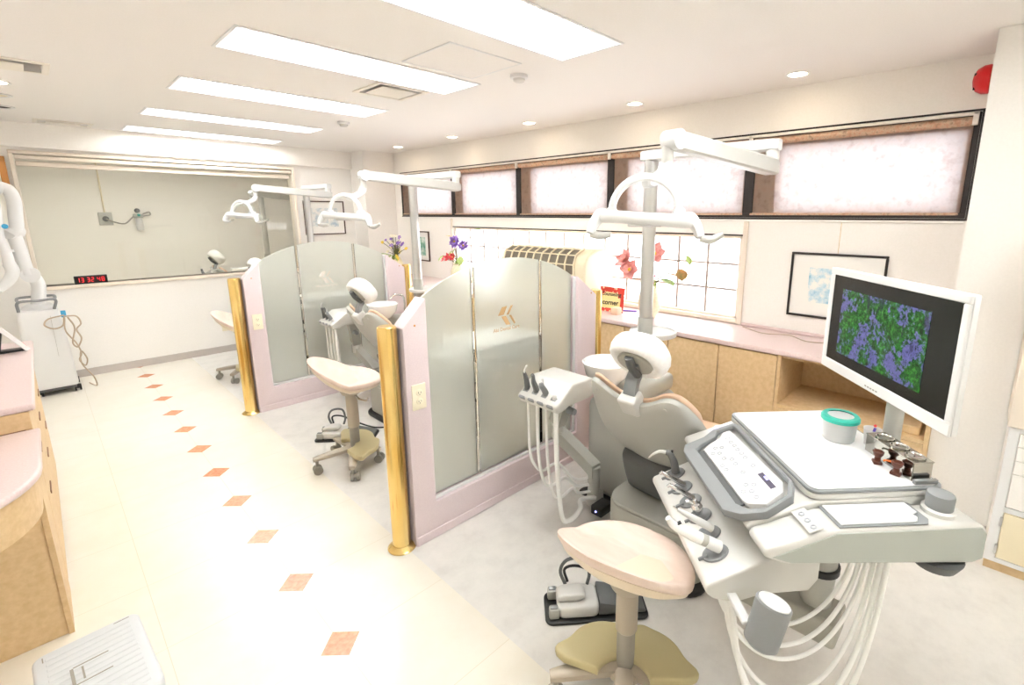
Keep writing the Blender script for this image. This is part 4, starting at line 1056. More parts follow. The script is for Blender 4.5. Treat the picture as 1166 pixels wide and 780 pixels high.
def make_handpieces():
    spec = [('black air syringe with a chrome nozzle, farthest in the row on the near instrument table', 'air_syringe'), ('slim chrome handpiece next to the air syringe on the near instrument table', 'chrome_handpiece'), ('slim chrome handpiece, third from the air syringe side on the near instrument table', 'chrome_handpiece'), ('short round-headed chrome motor in the holder on the near instrument table', 'chrome_motor'), ('slim white scaler handpiece beside the white camera on the near instrument table', 'scaler'), ('large white intraoral camera wand, nearest in the row on the instrument table', 'camera_wand')]
    out = []
    HB = [(.62, 1.02, .33), (.66, 1.04, .27), (.68, 1.05, .22), (.72, 1.06, .20), (.76, 1.05, .16), (.82, 1.04, .12)]
    for k, ((v, u), (label, nm)) in enumerate(zip(HOLES, spec)):
        z = .652 - (.546 - v) * .44 + .012
        t = thing(nm, label, 'dental handpiece', tuple(VX * v + UX * u + Vector((0, 0, z))), -ANG, 'handpieces on the instrument tables')
        d = Vector((-.86, .12, .49)).normalized()
        o = Vector((0, 0, .004 if k < 4 else .012))
        if k == 0:
            MB().tube([o + Vector((.004, 0, -.01)), o + Vector((-.004, .004, .03)), o + Vector((-.018, .012, .058)), o + Vector((-.032, .018, .062))], [.016, .014, .012, .009], 12, 5).build('body', M['char'], t)
            MB().tube([o + Vector((-.030, .018, .062)), o + Vector((-.055, .026, .062)), o + Vector((-.080, .03, .048)), o + Vector((-.092, .032, .034))], [.0075, .006, .004, .003], 10, 5).build('nozzle', M['steel_l'], t)
            MB().cyl(o + Vector((-.012, .01, .06)), o + Vector((-.010, .012, .074)), .005, .004, 10).build('trigger', M['black'], t)
        elif k in (1, 2):
            MB().tube([o - d * .01, o + d * .02, o + d * .06, o + d * .082], [.010, .0095, .008, .0055], 12, 2).build('body', M['chrome'], t)
            MB().cyl(o + d * .078 + Vector((0, 0, .004)), o + d * .088 + Vector((-.002, 0, -.010)), .006, .005, 12).build('head', M['chrome'], t)
        elif k == 3:
            MB().lathe([(.0, .0), (.013, .0), (.017, .012), (.019, .024), (.014, .034), (.008, .037), (.006, .050), (0, .051)], 24, Matrix.Translation((-.004, 0, .0)) @ Matrix.Rotation(-.35, 4, 'Y')).build('body', M['chrome'], t)
            MB().tube([o + Vector((-.01, 0, .016)), o + Vector((-.028, .005, .030)), o + Vector((-.045, .01, .032))], .006, 10, 3).build('collar', M['chrome'], t)
        elif k == 4:
            MB().tube([o - d * .012, o + d * .03, o + d * .075, o + d * .11], [.0125, .0115, .0085, .0045], 14, 3).build('body', M['white'], t)
            MB().tube([o + d * .108, o + d * .124 + Vector((0, 0, .003))], [.003, .0015], 8, 1).build('tip', M['chrome'], t)
        else:
            d = Vector((-.87, .10, .42)).normalized()
            MB().tube([o - d * .012, o + d * .03], [.018, .0175], 16, 1).build('collar', M['white'], t)
            MB().tube([o + d * .0305, o + d * .048], [.0165, .0165], 16, 1).build('grip_ring', M['steel'], t)
            MB().tube([o + d * .0485, o + d * .075, o + d * .115, o + d * .138 + Vector((0, 0, .004)), o + d * .155 + Vector((0, 0, .016))], [.0165, .0165, .013, .0125, .008], 16, 4, sx=1.15).build('body', M['white_g'], t)
            MB().box((-.008, -.006, -.002), (.008, .006, .002), .001, 1, Matrix.Translation(o + d * .128 + Vector((.006, -.002, .013))) @ Matrix.Rotation(-.45, 4, 'Y')).build('lens', M['black'], t)
        # fork that carries it, and the hose under the table
        h = lambda vv, uu, zz: Vector((vv - v, uu - u, zz - z))
        sag, us, ve = ((.20, 1.235, .955), (.245, 1.205, .972), (.27, 1.18, .960), (.37, 1.16, .985), (.44, 1.135, .968), (.50, 1.115, .990))[k]
        P0 = (.540 + .004 * k, us, .550); P1 = (.962 + .006 * k, 1.188 - .0165 * k, .676)
        pts = []
        for i in range(13):
            q = i / 12; e = q * q * (3 - 2 * q) * .45 + q * .55
            pts.append(h(P0[0] + (P1[0] - P0[0]) * e, P0[1] + (P1[1] - P0[1]) * e - .05 * math.sin(PI * q), P0[2] + (P1[2] - P0[2]) * q - sag * (1 - (2 * q - 1) ** 2) ** .85))
        MB().tube(pts, (.0058, .0064, .006, .0064, .0078, .0078)[k], 10, 4).build('hose', M['hose'], t)
        out.append(t)
    return out
hp1 = make_handpieces()

# monitor on its own post behind the tray
def make_monitor():
    L = Vector((2.025, .471, 0)); R = Vector((1.553, .045, 0)); ax = (R - L).normalized(); c = (L + R) / 2
    rz = math.atan2(ax.y, ax.x)
    t = thing('monitor', 'white monitor showing green trees, above the near instrument table', 'monitor', (1.845, .205, .82), 0)
    W = (R - L).length / 2; z0, z1 = 1.028, 1.405
    Mx = Matrix.Translation(c) @ Matrix.Rotation(rz, 4, 'Z')      # local x along the screen, local -y towards the viewer
    MB().box((-W, .0016, z0), (W, .020, z1), .006, 2, Mx).box((-W * .62, .0195, z0 + .04), (W * .62, .045, z1 - .05), .012, 2, Mx).build('housing', M['white'], t, True)
    b = MB(); bz = .024
    for lo, hi in (((-W, -.006, z0), (W, .0015, z0 + .038)), ((-W, -.006, z1 - bz), (W, .0015, z1)), ((-W, -.006, z0 + .038), (-W + bz, .0015, z1 - bz)), ((W - bz, -.006, z0 + .038), (W, .0015, z1 - bz))): b.box(lo, hi, .003, 1, Mx)
    b.build('bezel', M['white'], t, True)
    MB().box((-W + bz, -.002, z0 + .038), (W - bz, -.0003, z1 - bz), 0, 1, Mx).build('screen', M['screen_black'], t, True)
    MB().box((-W + .085, -.0028, z0 + .075), (W - .125, -.0021, z1 - .068), 0, 1, Mx).build('screen_image', M['screen'], t, True)
    k = MB()
    for i in range(5): k.box((-.04 + i * .014, -.0068, z0 + .012), (-.032 + i * .014, -.0061, z0 + .016), 0, 1, Mx)
    k.build('control_marks', M['rubber'], t, True)
    MB().cyl((1.849, .201, .8205), (1.849, .201, 1.15), .026, .026, 24).build('post', M['steel'], t, True)
    MB().box((-.05, .0455, 1.13), (.05, .075, 1.25), .008, 2, Mx).build('mount', M['steel'], t, True)
    MB().box((1.79, .19, 1.12), (1.86, .25, 1.16), .008, 2).build('mount_arm', M['steel'], t, True)
    return t
mo = make_monitor()

# things on the near instrument table
def tw(v, u, z): return tuple(VX * v + UX * u + Vector((0, 0, z)))
t = thing('jar', 'clear jar with a teal rim lid on the white tray', 'jar', tw(1.058, 1.462, .8502))
MB().lathe([(0, .0), (.045, .0), (.048, .004), (.052, .06), (.054, .072), (.051, .072), (.049, .06), (.045, .006), (0, .005)], 36).build('body', M['clear_p'], t)
MB().lathe([(.040, .086), (.054, .086), (.059, .080), (.059, .070), (.055, .068), (.055, .076), (.040, .080)], 36).build('lid_rim', M['teal'], t)
MB().lathe([(0, .083), (.0395, .083), (.0395, .081), (0, .081)], 36).build('lid_window', M['clear_p'], t)
t = thing('plastic_cup', 'small clear plastic cup with a violet marked stick, beside the monitor post', 'cup', tw(1.138, 1.412, .8502))
MB().lathe([(0, .0), (.020, .0), (.026, .055), (.027, .056), (.025, .054), (.019, .002), (0, .002)], 28).build('body', M['clear_p'], t)
MB().tube([(-.004, .005, .004), (.004, -.006, .058)], .004, 8, 1).build('stick', M['violet'], t)
MB().ball((.014, -.004, .062), .005, 10, 6).build('bead', M['mark_red'], t)
# steel box with round instrument wells
t = thing('steel_instrument_box', 'shiny steel box with round wells at the right edge of the tray', 'instrument box', tw(1.125, 1.265, .8502), -ANG)
bx = MB()
bx.box((-.030, -.075, .0), (-.028, .115, .054)); bx.box((.028, -.075, .0), (.030, .115, .054)); bx.box((-.028, -.077, 0), (.028, -.075, .054)); bx.box((-.028, .113, 0), (.028, .115, .054)); bx.box((-.032, -.078, .054), (.032, .117, .058), .001, 1)
bx.build('body', M['dark_chrome'], t)
for k in range(3):
    MB().lathe([(.022, .0582), (.026, .0582), (.026, .062), (.022, .0635), (.019, .060), (.010, .0585), (0, .0582)], 26, Matrix.Translation((0, -.045 + k * .06, 0))).build('well', M['dark_chrome'], t)
t = thing('silicone_rest', 'blue grey rubber rest under the steel box', 'rest', tw(1.125, 1.175, .8502), -ANG); 
MB().box((-.036, -.008, 0), (.034, .004, .014), .002, 1).build('pad', M['midgrey'], t)
for v, u, n, rot in ((1.070, 1.292, 'dark brown resin holder on the white tray, left of the steel box', .4), (1.078, 1.225, 'orange topped dark holder against the near end of the steel box', 1.4)):
    t = thing('resin_holder', n, 'instrument holder', tw(v, u, .8502), rot)
    MB().box((-.014, -.012, 0), (.014, .012, .010), .003, 2).build('foot', M['brown'], t)
    MB().lathe([(0, .010), (.009, .010), (.008, .022), (.014, .030), (.016, .040), (.012, .042), (.009, .034), (0, .033)], 20).build('cup', M['brown'], t)
    MB().tube([(.012, 0, .036), (.03, .002, .034), (.034, .002, .030)], .003, 8, 3).build('pin', M['orange'] if rot > 1 else M['chrome'], t)

# copies for the other bays
BAY = 2.43
d2 = (0, BAY, 0); d3 = (0, BAY * 2, 0); d4 = (0, 6.58, 0)
dup(ch1, 'silver dental chair with white headrest cover in the middle bay, behind the brass post', d2)
dup(ch1, 'dental chair mostly hidden behind the farther partition', d3)
dup(ch1, 'dental chair in the room behind the far glass', d4)
dup(sp1, 'spittoon unit beside the middle bay chair', d2); dup(sp1, 'spittoon unit beside the far bay chair', d3); dup(sp1, 'spittoon unit in the room behind the far glass', d4)
dup(li1, 'operating light on a silver pole in the middle bay', d2); dup(li1, 'operating light on a pole in the far bay, before the dark-framed print', d3); dup(li1, 'operating light in the room behind the far glass', d4, rz=math.radians(31))
sl2 = [('dark suction handpiece', 'tallest in the holder of the middle bay'), ('second dark handpiece', 'in the holder of the middle bay'), ('grey syringe', 'in the holder of the middle bay'), ('white hose end', 'in the holder of the middle bay, closest to the backrest')]
for o, (a, b) in zip(su1, sl2): dup(o, a + ' ' + b, d2)
for o, (a, b) in zip(su1, sl2): dup(o, a + ' ' + b.replace('of the middle bay', 'behind the far glass'), d4)
DR = math.radians(-44)
def swing(o, label, dy):
    p = Matrix.Rotation(DR, 3, 'Z') @ (Vector(o.location) - TW)
    q = Vector((1.84, 2.27 + dy, 0)) + p
    return dup(o, label, loc=q, rz=o.rotation_euler.z + DR)
swing(tb1, 'instrument table of the middle bay, seen blurred through the nearest frosted partition', 0)
swing(tb1, 'instrument table of the far bay, seen blurred through the farther frosted partition', 2.40)
for o, n in zip(hp1, ('air syringe', 'first chrome handpiece', 'second chrome handpiece', 'chrome motor', 'white scaler', 'white camera wand')):
    swing(o, n + ' on the middle bay table, blurred behind the nearest partition', 0)
    swing(o, n + ' on the far bay table, blurred behind the farther partition', 2.40)

# ------------------------------------------------------------------ stools (face +x in their own frame)
def make_stool(x, y, rz, seat_z, label, base=0.0):
    t = thing('dentist_stool', label, 'stool', (x, y, 0), rz, "dentist's stools")
    z = seat_z
    def top(r, a):
        """upholstered top at radius fraction r, angle a"""
        rx = .190 if math.cos(a) > 0 else .184; ry = .215
        px = rx * r * math.cos(a); py = ry * r * math.sin(a) * (1 - .10 * math.cos(a))
        back = max(0.0, -math.cos(a)); back = back ** 1.1
        lift = .152 * back * r ** 2.4 + .018 * max(0, abs(math.sin(a))) * r ** 3 - .012 * max(0, math.cos(a)) * r ** 3
        px -= .045 * back * r ** 3
        return Vector((px, py, z + lift))
    n = 48; R = []
    for r in (.02, .2, .4, .6, .78, .9, .97):
        R.append([top(r, 2 * PI * j / n) + Vector((0, 0, .0)) for j in range(n)])
    R.append([top(1.0, 2 * PI * j / n) + Vector((0, 0, -.008)) for j in range(n)])
    R.append([top(1.0, 2 * PI * j / n) + Vector((0, 0, -.022)) for j in range(n)])
    R.append([top(.965, 2 * PI * j / n) + Vector((0, 0, -.033)) for j in range(n)])
    so_ = MB().loft(R).build('seat', M['stool'], t, sharp=80)
    R = []
    for r, dz in ((.955, -.034), (.93, -.046), (.80, -.056), (.55, -.060), (.25, -.064), (.12, -.066)):
        R.append([top(r, 2 * PI * j / n) + Vector((0, 0, dz)) for j in range(n)])
    MB().loft(R).build('seat_shell', M['stool_shell'], t, sharp=80)
    c = MB(); c.lathe([(0, 0), (.033, 0), (.036, .004), (.036, z - .33), (.034, z - .33), (.034, z - .335)], 28, Matrix.Translation((0, 0, .255)))
    c.build('column_sleeve', M['taupe'], t)
    MB().cyl((0, 0, .115), (0, 0, .26), .030, .030, 24).build('gas_column', M['rubber'], t)
    MB().cyl((0, 0, z - .10), (0, 0, z - .058), .055, .075, 24).build('seat_mount', M['taupe'], t)
    MB().tube([(.02, -.03, z - .10), (.05, -.09, z - .115), (.09, -.135, z - .115), (.10, -.14, z - .095)], .006, 10, 5).build('lever', M['chrome'], t)
    MB().lathe([(0, .082), (.05, .082), (.062, .090), (.062, .108), (.04, .1155), (0, .1155)], 32).build('hub', M['taupe'], t)
    for k in range(5):
        a = 2 * PI * k / 5 + PI + base
        d = Vector((math.cos(a), math.sin(a), 0)); s = Vector((-d.y, d.x, 0))
        kf = .62 if k in (2, 3) else 1.0      # the two legs under the foot plate are short
        R = []
        for r, w, h, zz in ((.03, .030, .018, .108), (.12, .028, .017, .104), (.22, .023, .014, .096), (.255, .018, .012, .092)):
            R.append([d * (r * kf) + s * (cx * w) + Vector((0, 0, zz + cz * h)) for cx, cz in ((-1, -.6), (-.6, -1), (.6, -1), (1, -.6), (1, .6), (.6, 1), (-.6, 1), (-1, .6))])
        lg = MB().loft(R).build('leg', M['taupe'], t)
        p = d * (.235 * kf) + s * .012
        MB().cyl(d * (.235 * kf) + Vector((0, 0, .05)), d * (.235 * kf) + Vector((0, 0, .09)), .010, .010, 12).build('caster_fork', M['rubber'], lg)
        w = MB()
        for q in (-1, 1):
            w.tube([p + s * (q * .008) + Vector((0, 0, .027)), p + s * (q * .026) + Vector((0, 0, .027))], .027, 22, 1)
        w.cyl(p - s * .008 + Vector((0, 0, .03)), p + s * .008 + Vector((0, 0, .03)), .016, .016, 14)
        w.build('caster', M['rubber'], lg)
    # khaki foot plate over the front half
    out = []
    for k in range(61):
        a = math.radians(-104 + 208 * k / 60)
        lobe = sum(math.exp(-((a - math.radians(c_)) / .16) ** 2) for c_ in (-94, 94))
        r = .122 + .075 * abs(math.sin(a)) ** 1.6 + .042 * lobe + .012 * math.exp(-((a + .35) / .2) ** 2)
        out.append((r * math.cos(a + base), r * math.sin(a + base)))
    inn = []
    for k in range(21):
        a = math.radians(84 - 168 * k / 20); x_, y_ = -.078 + .075 * math.cos(a), .085 * math.sin(a)
        inn.append((x_ * math.cos(base) - y_ * math.sin(base), x_ * math.sin(base) + y_ * math.cos(base)))
    MB().prism(out + inn, .1165, .150, 'z', .009, 3, cap_only=True).build('foot_plate', M['khaki'], t)
    return t
st1 = make_stool(1.150, .755, math.radians(4), .520, 'beige moulded stool in the foreground with a khaki foot plate', math.radians(27))
make_stool(1.235, 2.945, math.radians(-25), .58, 'beige moulded stool in the middle bay behind the nearest brass post', math.radians(13))
make_stool(1.27, 5.45, math.radians(-25), .53, 'beige stool of the far bay, mostly hidden by the farther brass post')

# foot controllers
def make_foot(x, y, rz, label):
    t = thing('foot_controller', label, 'foot pedal', (x, y, 0), rz, 'foot controllers')
    def rr(x0, x1, y0, y1, r, n=5):
        o = []
        for cx, cy, a0 in ((x1 - r, y1 - r, 0), (x0 + r, y1 - r, 90), (x0 + r, y0 + r, 180), (x1 - r, y0 + r, 270)):
            for k in range(n + 1):
                a = math.radians(a0 + 90 * k / n); o.append((cx + r * math.cos(a), cy + r * math.sin(a)))
        return o
    MB().prism(rr(-.12, .30, -.085, .085, .03), 0, .012, 'z', .004, 2, cap_only=True).build('base_plate', M['black'], t)
    MB().prism(rr(-.07, .10, -.07, .07, .03), .0125, .060, 'z', .012, 3, cap_only=True).build('body', M['steel_l'], t)
    MB().prism([(-.07, .0605), (.02, .0605), (.05, .075), (.03, .092), (-.04, .092), (-.07, .08)], -.035, .035, 'y', .010, 3).build('raised_housing', M['steel_l'], t)
    for s in (-1, 1):
        MB().box((-.105, s * .05 - .018, .0125), (-.062, s * .05 + .018, .055), .008, 2).build('side_button', M['steel'], t)
        MB().box((-.10, s * .05 - .010, .0555), (-.07, s * .05 + .010, .060), .003, 2).build('button_cap', M['midgrey'], t)
    MB().prism([(.095, .013), (.29, .013), (.29, .028), (.10, .072)], -.062, .062, 'y', .006, 2).build('pedal', M['char'], t)
    MB().tube([(-.03, .04, .08), (-.05, .05, .14), (-.02, .05, .19), (.05, .05, .19), (.07, .04, .13), (.06, .03, .085)], .007, 10, 6).build('handle', M['char'], t)
    MB().tube([(-.02, .05, .085), (-.03, .07, .13), (.03, .095, .12), (.14, .12, .05), (.24, .13, .0075), (.34, .12, .0075)], .006, 10, 6).build('cord', M['black'], t)
    return t
make_foot(1.30, 1.115, math.radians(-42), 'grey foot pedal with black base under the foreground stool')
make_foot(1.29, 3.42, math.radians(-42), 'grey foot pedal on the floor behind the middle bay stool')

# ------------------------------------------------------------------ left side: counters, scanner cart, step stool
t = thing('low_counter', 'low rounded pink counter on a maple cabinet at the left edge, nearest the camera', 'counter', (-.42, 2.5, 0))
def rc(y0, y1, x1, r, n=12):
    o = [(XL + .001, y1), (x1, y1)]
    for k in range(n + 1):
        a = math.radians(0 - 90 * k / n); o.append((x1 - r + r * math.cos(a), y0 + r + r * math.sin(a)))
    o.append((XL + .001, y0)); return o
MB().prism(rc(2.0, 2.788, -.098, .36), .722, .750, 'z', .011, 3, cap_only=True).build('countertop', M['pink'], t, True)
MB().prism(rc(2.02, 2.786, -.118, .345), .585, .7215, 'z', .0, 1).build('apron', M['cab'], t, True)
MB().box((XL + .001, 2.47, .0), (-.135, 2.786, .5845), .001, 1).build('body', M['cab'], t, True)
MB().box((-.1349, 2.462, .0), (-.118, 2.786, .5845), .001, 1).build('corner_panel', M['cab'], t, True)
t2 = thing('tall_counter', 'taller pink counter with maple drawers along the left edge', 'counter', (-.42, 3.5, 0))
MB().box((XL + .001, 2.789, .822), (-.098, 4.262, .850), .009, 3).build('countertop', M['pink'], t2, True)
MB().box((XL + .001, 2.80, .0), (-.138, 4.25, .8215)).build('body', M['cab_dark'], t2, True)
MB().box((XL + .001, 2.789, .7505), (-.119, 2.7995, .8215)).build('end_panel', M['cab'], t2, True)
for k in range(3):
    a, b = 2.802 + k * .483, 2.802 + (k + 1) * .483 - .003
    for z0, z1 in ((.04, .42), (.424, .62), (.624, .815)):
        dr = MB().box((-.1375, a, z0), (-.118, b, z1), .002, 1).build('drawer', M['cab'], t2, True)
        MB().box((-.1178, (a + b) / 2 - .06, z1 - .045), (-.1135, (a + b) / 2 + .06, z1 - .03), .001, 1).build('handle', M['cab_dark'], dr, True)
# card stand on the tall counter
t = thing('card_stand', 'small black stand holding a white card with a red mark, on the tall counter', 'card stand', (-.17, 3.95, .85), 0)
Ms = Matrix.Translation((-.185, 3.97, .8505)) @ Matrix.Rotation(math.radians(8), 4, 'Z')
MB().prism([(-.055, 0), (.06, 0), (.06, .012), (-.035, .014), (-.012, .13), (-.03, .135)], -.03, .03, 'y', .002, 1, Ms).build('stand', M['black'], t, True)
Mt = Ms @ Matrix.Translation((.075, -.006, .010)) @ Matrix.Rotation(math.radians(-33), 4, 'Y')
MB().box((-.022, -.045, .0), (.0, .045, .185), .003, 1, Mt).build('card', M['white'], t, True)
MB().box((-.0, -.035, .020), (.0008, .0, .045), 0, 1, Mt).build('red_mark', M['mark_red'], t, True)

# cart with a jointed arm near the far wall
t = thing('arm_cart', 'white rolling cart with a thick jointed arm near the far wall', 'medical cart', (-.06, 6.28, 0))
b = MB(); R = []
for z, x0, x1, y0, y1 in ((.07, -.215, .083, 6.08, 6.48), (.10, -.22, .088, 6.075, 6.485), (.50, -.21, .073, 6.09, 6.48), (.74, -.20, .055, 6.10, 6.47), (.77, -.19, .045, 6.11, 6.46)):
    o = []
    r = .03
    for cx, cy, a0 in ((x1 - r, y1 - r, 0), (x0 + r, y1 - r, 90), (x0 + r, y0 + r, 180), (x1 - r, y0 + r, 270)):
        for k in range(5):
            a = math.radians(a0 + 90 * k / 4); o.append((cx + r * math.cos(a), cy + r * math.sin(a), z))
    R.append(o)
b.loft(R); b.build('body', M['white'], t, True)
MB().box((-.005, 6.0845, .12), (-.0035, 6.095, .72)).build('panel_seam', M['rubber'], t, True)
MB().lathe([(0, .771), (.11, .771), (.10, .80), (.075, .815), (0, .815)], 28, Matrix.Translation((-.065, 6.28, 0))).build('arm_collar', M['white'], t, True)
r = MB(); r.tube([(.03, 6.12, .775), (.045, 6.10, .86), (-.06, 6.09, .862), (-.175, 6.10, .86), (-.185, 6.12, .775)], .011, 10, 6); r.tube([(-.175, 6.10, .86), (-.185, 6.28, .865), (-.17, 6.44, .86), (-.06, 6.45, .86), (.035, 6.44, .86), (.05, 6.28, .865), (.045, 6.10, .86)], .011, 10, 6)
r.build('push_handle', M['midgrey'], t, True)
MB().box((-.20, 6.10, .04), (.07, 6.46, .069), .008, 2).build('chassis', M['char'], t, True)
for x, y in ((-.17, 6.13), (.075, 6.13), (-.17, 6.43), (.075, 6.43)):
    w = MB()
    for s in (-1, 1): w.cyl((x + s * .010, y, .030), (x + s * .024, y, .030), .030, .030, 20)
    w.cyl((x - .01, y, .03), (x + .01, y, .03), .012, .012, 12); w.cyl((x, y, .035), (x, y, .062), .012, .012, 12); w.build('caster', M['black'], t, True)
Y = 6.28
MB().tube([(-.065, Y, .80), (-.045, Y, .90), (-.035, Y, .98), (-.055, Y, 1.05), (-.085, Y, 1.075)], .048, 18, 6).build('arm_base', M['white'], t, True)
MB().cyl((-.07, Y - .07, 1.075), (-.07, Y + .06, 1.075), .062, .062, 28).build('arm_joint', M['white'], t, True)
MB().tube([(-.085, Y - .03, 1.08), (-.10, Y - .03, 1.28), (-.118, Y - .03, 1.46)], .047, 18, 4).build('lower_arm', M['white'], t, True)
MB().cyl((-.15, Y - .10, 1.45), (-.09, Y + .02, 1.455), .058, .058, 26).build('elbow', M['white'], t, True)
MB().tube([(-.125, Y - .10, 1.44), (-.09, Y - .10, 1.48), (-.080, Y - .10, 1.58), (-.070, Y - .10, 1.70), (-.085, Y - .10, 1.79), (-.14, Y - .10, 1.825)], .046, 18, 6).build('upper_arm', M['white'], t, True)
MB().tube([(-.13, Y - .10, 1.825), (-.19, Y - .12, 1.80), (-.25, Y - .14, 1.80)], .055, 18, 4).build('arm_head', M['white'], t, True)
MB().tube([(-.18, Y - .16, 1.79), (-.185, Y - .16, 1.60), (-.20, Y - .16, 1.42), (-.18, Y - .16, 1.30), (-.175, Y - .16, 1.18)], .036, 14, 5).build('forearm', M['white'], t, True)
MB().tube([(-.175, Y - .16, 1.19), (-.165, Y - .17, 1.12), (-.20, Y - .18, 1.05), (-.27, Y - .2, .98)], [.042, .044, .040, .03], 14, 5).build('handpiece_arm', M['white'], t, True)
MB().cyl((-.175, Y - .16, 1.285), (-.176, Y - .16, 1.305), .046, .046, 20).build('ring_joint', M['white'], t, True)
MB().lathe([(0, 0), (.02, 0), (.018, .004), (0, .004)], 18, Matrix.Translation((-.15, Y - .21, 1.50)) @ Matrix.Rotation(PI / 2, 4, 'X')).build('brake_cap', M['blue'], t, True)
t = thing('cable_bundle', 'tan cable hung in loops from a blue clip on the white cart', 'cable', (.10, 6.05, .75))
MB().box((.062, 6.062, .70), (.095, 6.073, .76), .004, 2, None).build('clip', M['blue'], t, True)
c = MB()
c.tube([(.08, 6.055, .72), (-.02, 6.05, .70), (-.05, 6.05, .65), (0, 6.05, .61), (.06, 6.05, .63), (.08, 6.055, .71)], .006, 8, 6)
c.tube([(.08, 6.052, .71), (.155, 6.05, .70), (.175, 6.05, .63), (.14, 6.05, .58), (.16, 6.05, .50), (.14, 6.05, .44), (.12, 6.05, .42), (.10, 6.05, .47), (.13, 6.05, .60), (.10, 6.053, .70)], .006, 8, 6)
c.tube([(.08, 6.05, .70), (.07, 6.048, .58), (.12, 6.045, .46), (.14, 6.045, .36), (.12, 6.045, .30), (.15, 6.045, .24), (.17, 6.045, .30), (.14, 6.045, .38), (.13, 6.05, .26), (.19, 6.06, .12), (.20, 6.15, .008), (.16, 6.3, .008)], .0055, 8, 6)
c.build('cable', M['cable'], t, True)

# step stool
SR = math.radians(3)
t = thing('step_stool', 'white plastic folding step stool on the floor at the lower left', 'step stool', (-.06, 1.88, 0), SR)
def rr(x0, x1, y0, y1, r, n=6):
    o = []
    for cx, cy, a0 in ((x1 - r, y1 - r, 0), (x0 + r, y1 - r, 90), (x0 + r, y0 + r, 180), (x1 - r, y0 + r, 270)):
        for k in range(n + 1):
            a = math.radians(a0 + 90 * k / n); o.append((cx + r * math.cos(a), cy + r * math.sin(a)))
    return o
MB().prism(rr(-.135, .125, -.20, .205, .03), .172, .220, 'z', .010, 3, cap_only=True).build('top', M['stool_white'], t)
rb = MB()
for k in range(13): rb.box((-.105, -.165 + k * .027, .2195), (.098, -.152 + k * .027, .2212), .001, 1)
rb.build('tread_ribs', M['stool_white'], t)
for lo, hi in (((-.06, -.02, .2214), (-.052, .06, .2222)), ((-.035, -.01, .2214), (-.030, .05, .2222)), ((-.052, .06, .2214), (.03, .064, .2222)), ((-.052, -.024, .2214), (.03, -.020, .2222)), ((-.112, .16, .2203), (-.109, .185, .2208)), ((.06, .186, .2203), (.10, .189, .2208))): MB().box(lo, hi).build('slot', M['rubber'], t)
for sx in (-1, 1):
    for sy in (-1, 1):
        R = []
        for z, k in ((.0, 1.12), (.172, .96)):
            cx, cy = sx * .105 * k - .005, sy * .17 * k
            R.append([(cx - .026, cy - .022, z), (cx + .026, cy - .022, z), (cx + .026, cy + .022, z), (cx - .026, cy + .022, z)])
        MB().loft(R).build('leg', M['stool_white'], t)
for sx in (-1, 1):
    MB().box((sx * .112 - .005 - .010, -.155, .06), (sx * .112 - .005 + .010, .155, .1715), .004, 2).build('side_panel', M['stool_white'], t)

# digital clock on the sill, facing into the room
t = thing('digital_clock', 'black digital clock with red digits on the sill of the far glass', 'clock', (.325, 6.60, .925))
MB().box((.205, 6.592, .9255), (.445, 6.625, 1.005), .004, 2).build('case', M['black'], t, True)
MB().box((.213, 6.5905, .933), (.437, 6.5918, .998)).build('face', M['screen_black'], t, True)
SEG = {'a': (0, 1, 0), 'b': (.5, .5, 1), 'c': (.5, -.5, 1), 'd': (0, -1, 0), 'e': (-.5, -.5, 1), 'f': (-.5, .5, 1), 'g': (0, 0, 0)}
DIG = {'1': 'bc', '3': 'abgcd', '2': 'abged', '4': 'fgbc', '6': 'afgedc', '8': 'abcdefg'}
for k, (ch, x) in enumerate(zip('133248', (.232, .262, .305, .335, .380, .412))):
    s = MB()
    for q in DIG[ch]:
        cx, cz, vert = SEG[q]; px, pz = x + cx * .017, .9655 + cz * .020
        if vert: s.box((px - .0028, 6.5888, pz - .0088), (px + .0028, 6.5902, pz + .0088))
        else: s.box((px - .0068, 6.5888, pz - .0028), (px + .0068, 6.5902, pz + .0028))
    s.build('digit', M['led_red'], t, True)

# ------------------------------------------------------------------ cabinet by the near column
t = thing('drawer_cabinet', 'white drawer cabinet with cream door at the right edge of the photo', 'cabinet', (2.9, -.5, 0))
y0, y1, xf = -1.0, -.108, 2.765
c = MB()
c.box((xf + .012, y0, .05), (3.022, y1, .70)); c.build('carcass', M['wall_white'], t, True)
f = MB(); f.box((xf, y1 - .035, .05), (xf + .0115, y1, .70), .001, 1); f.box((xf, y0, .05), (xf + .0115, y0 + .03, .70), .001, 1); f.box((xf, y0 + .03, .677), (xf + .0115, y1 - .035, .70), .001, 1); f.box((xf, y0 + .03, .05), (xf + .0115, y1 - .035, .072), .001, 1); f.box((xf, y0 + .03, .300), (xf + .0115, y1 - .035, .326), .001, 1)
f.build('front_frame', M['white'], t, True)
MB().box((xf + .02, y0, .0), (3.022, y1 - .004, .0495)).build('plinth', M['cab'], t, True)
for z0, z1 in ((.616, .6745), (.552, .613), (.490, .549), (.329, .487)):
    d = MB().box((xf - .004, y0 + .032, z0), (xf + .010, y1 - .0375, z1), .002, 1).build('drawer', M['wall_white'], t, True)
    MB().box((xf - .012, -.60, z1 - .022), (xf - .0045, -.50, z1 - .012), .003, 1).build('handle', M['chrome'], d, True)
d = MB().box((xf - .004, y0 + .032, .075), (xf + .010, y1 - .0375, .297), .002, 1).build('door', M['cream'], t, True)
for z in (.12, .255): MB().cyl((xf - .006, y1 - .033, z - .022), (xf - .006, y1 - .033, z + .022), .005, .005, 10).build('hinge', M['chrome'], d, True)
t = thing('glass_cabinet', 'beige cabinet with a dark glass front on top of the white drawer cabinet', 'cabinet', (2.9, -.5, .70))
xf = 2.752
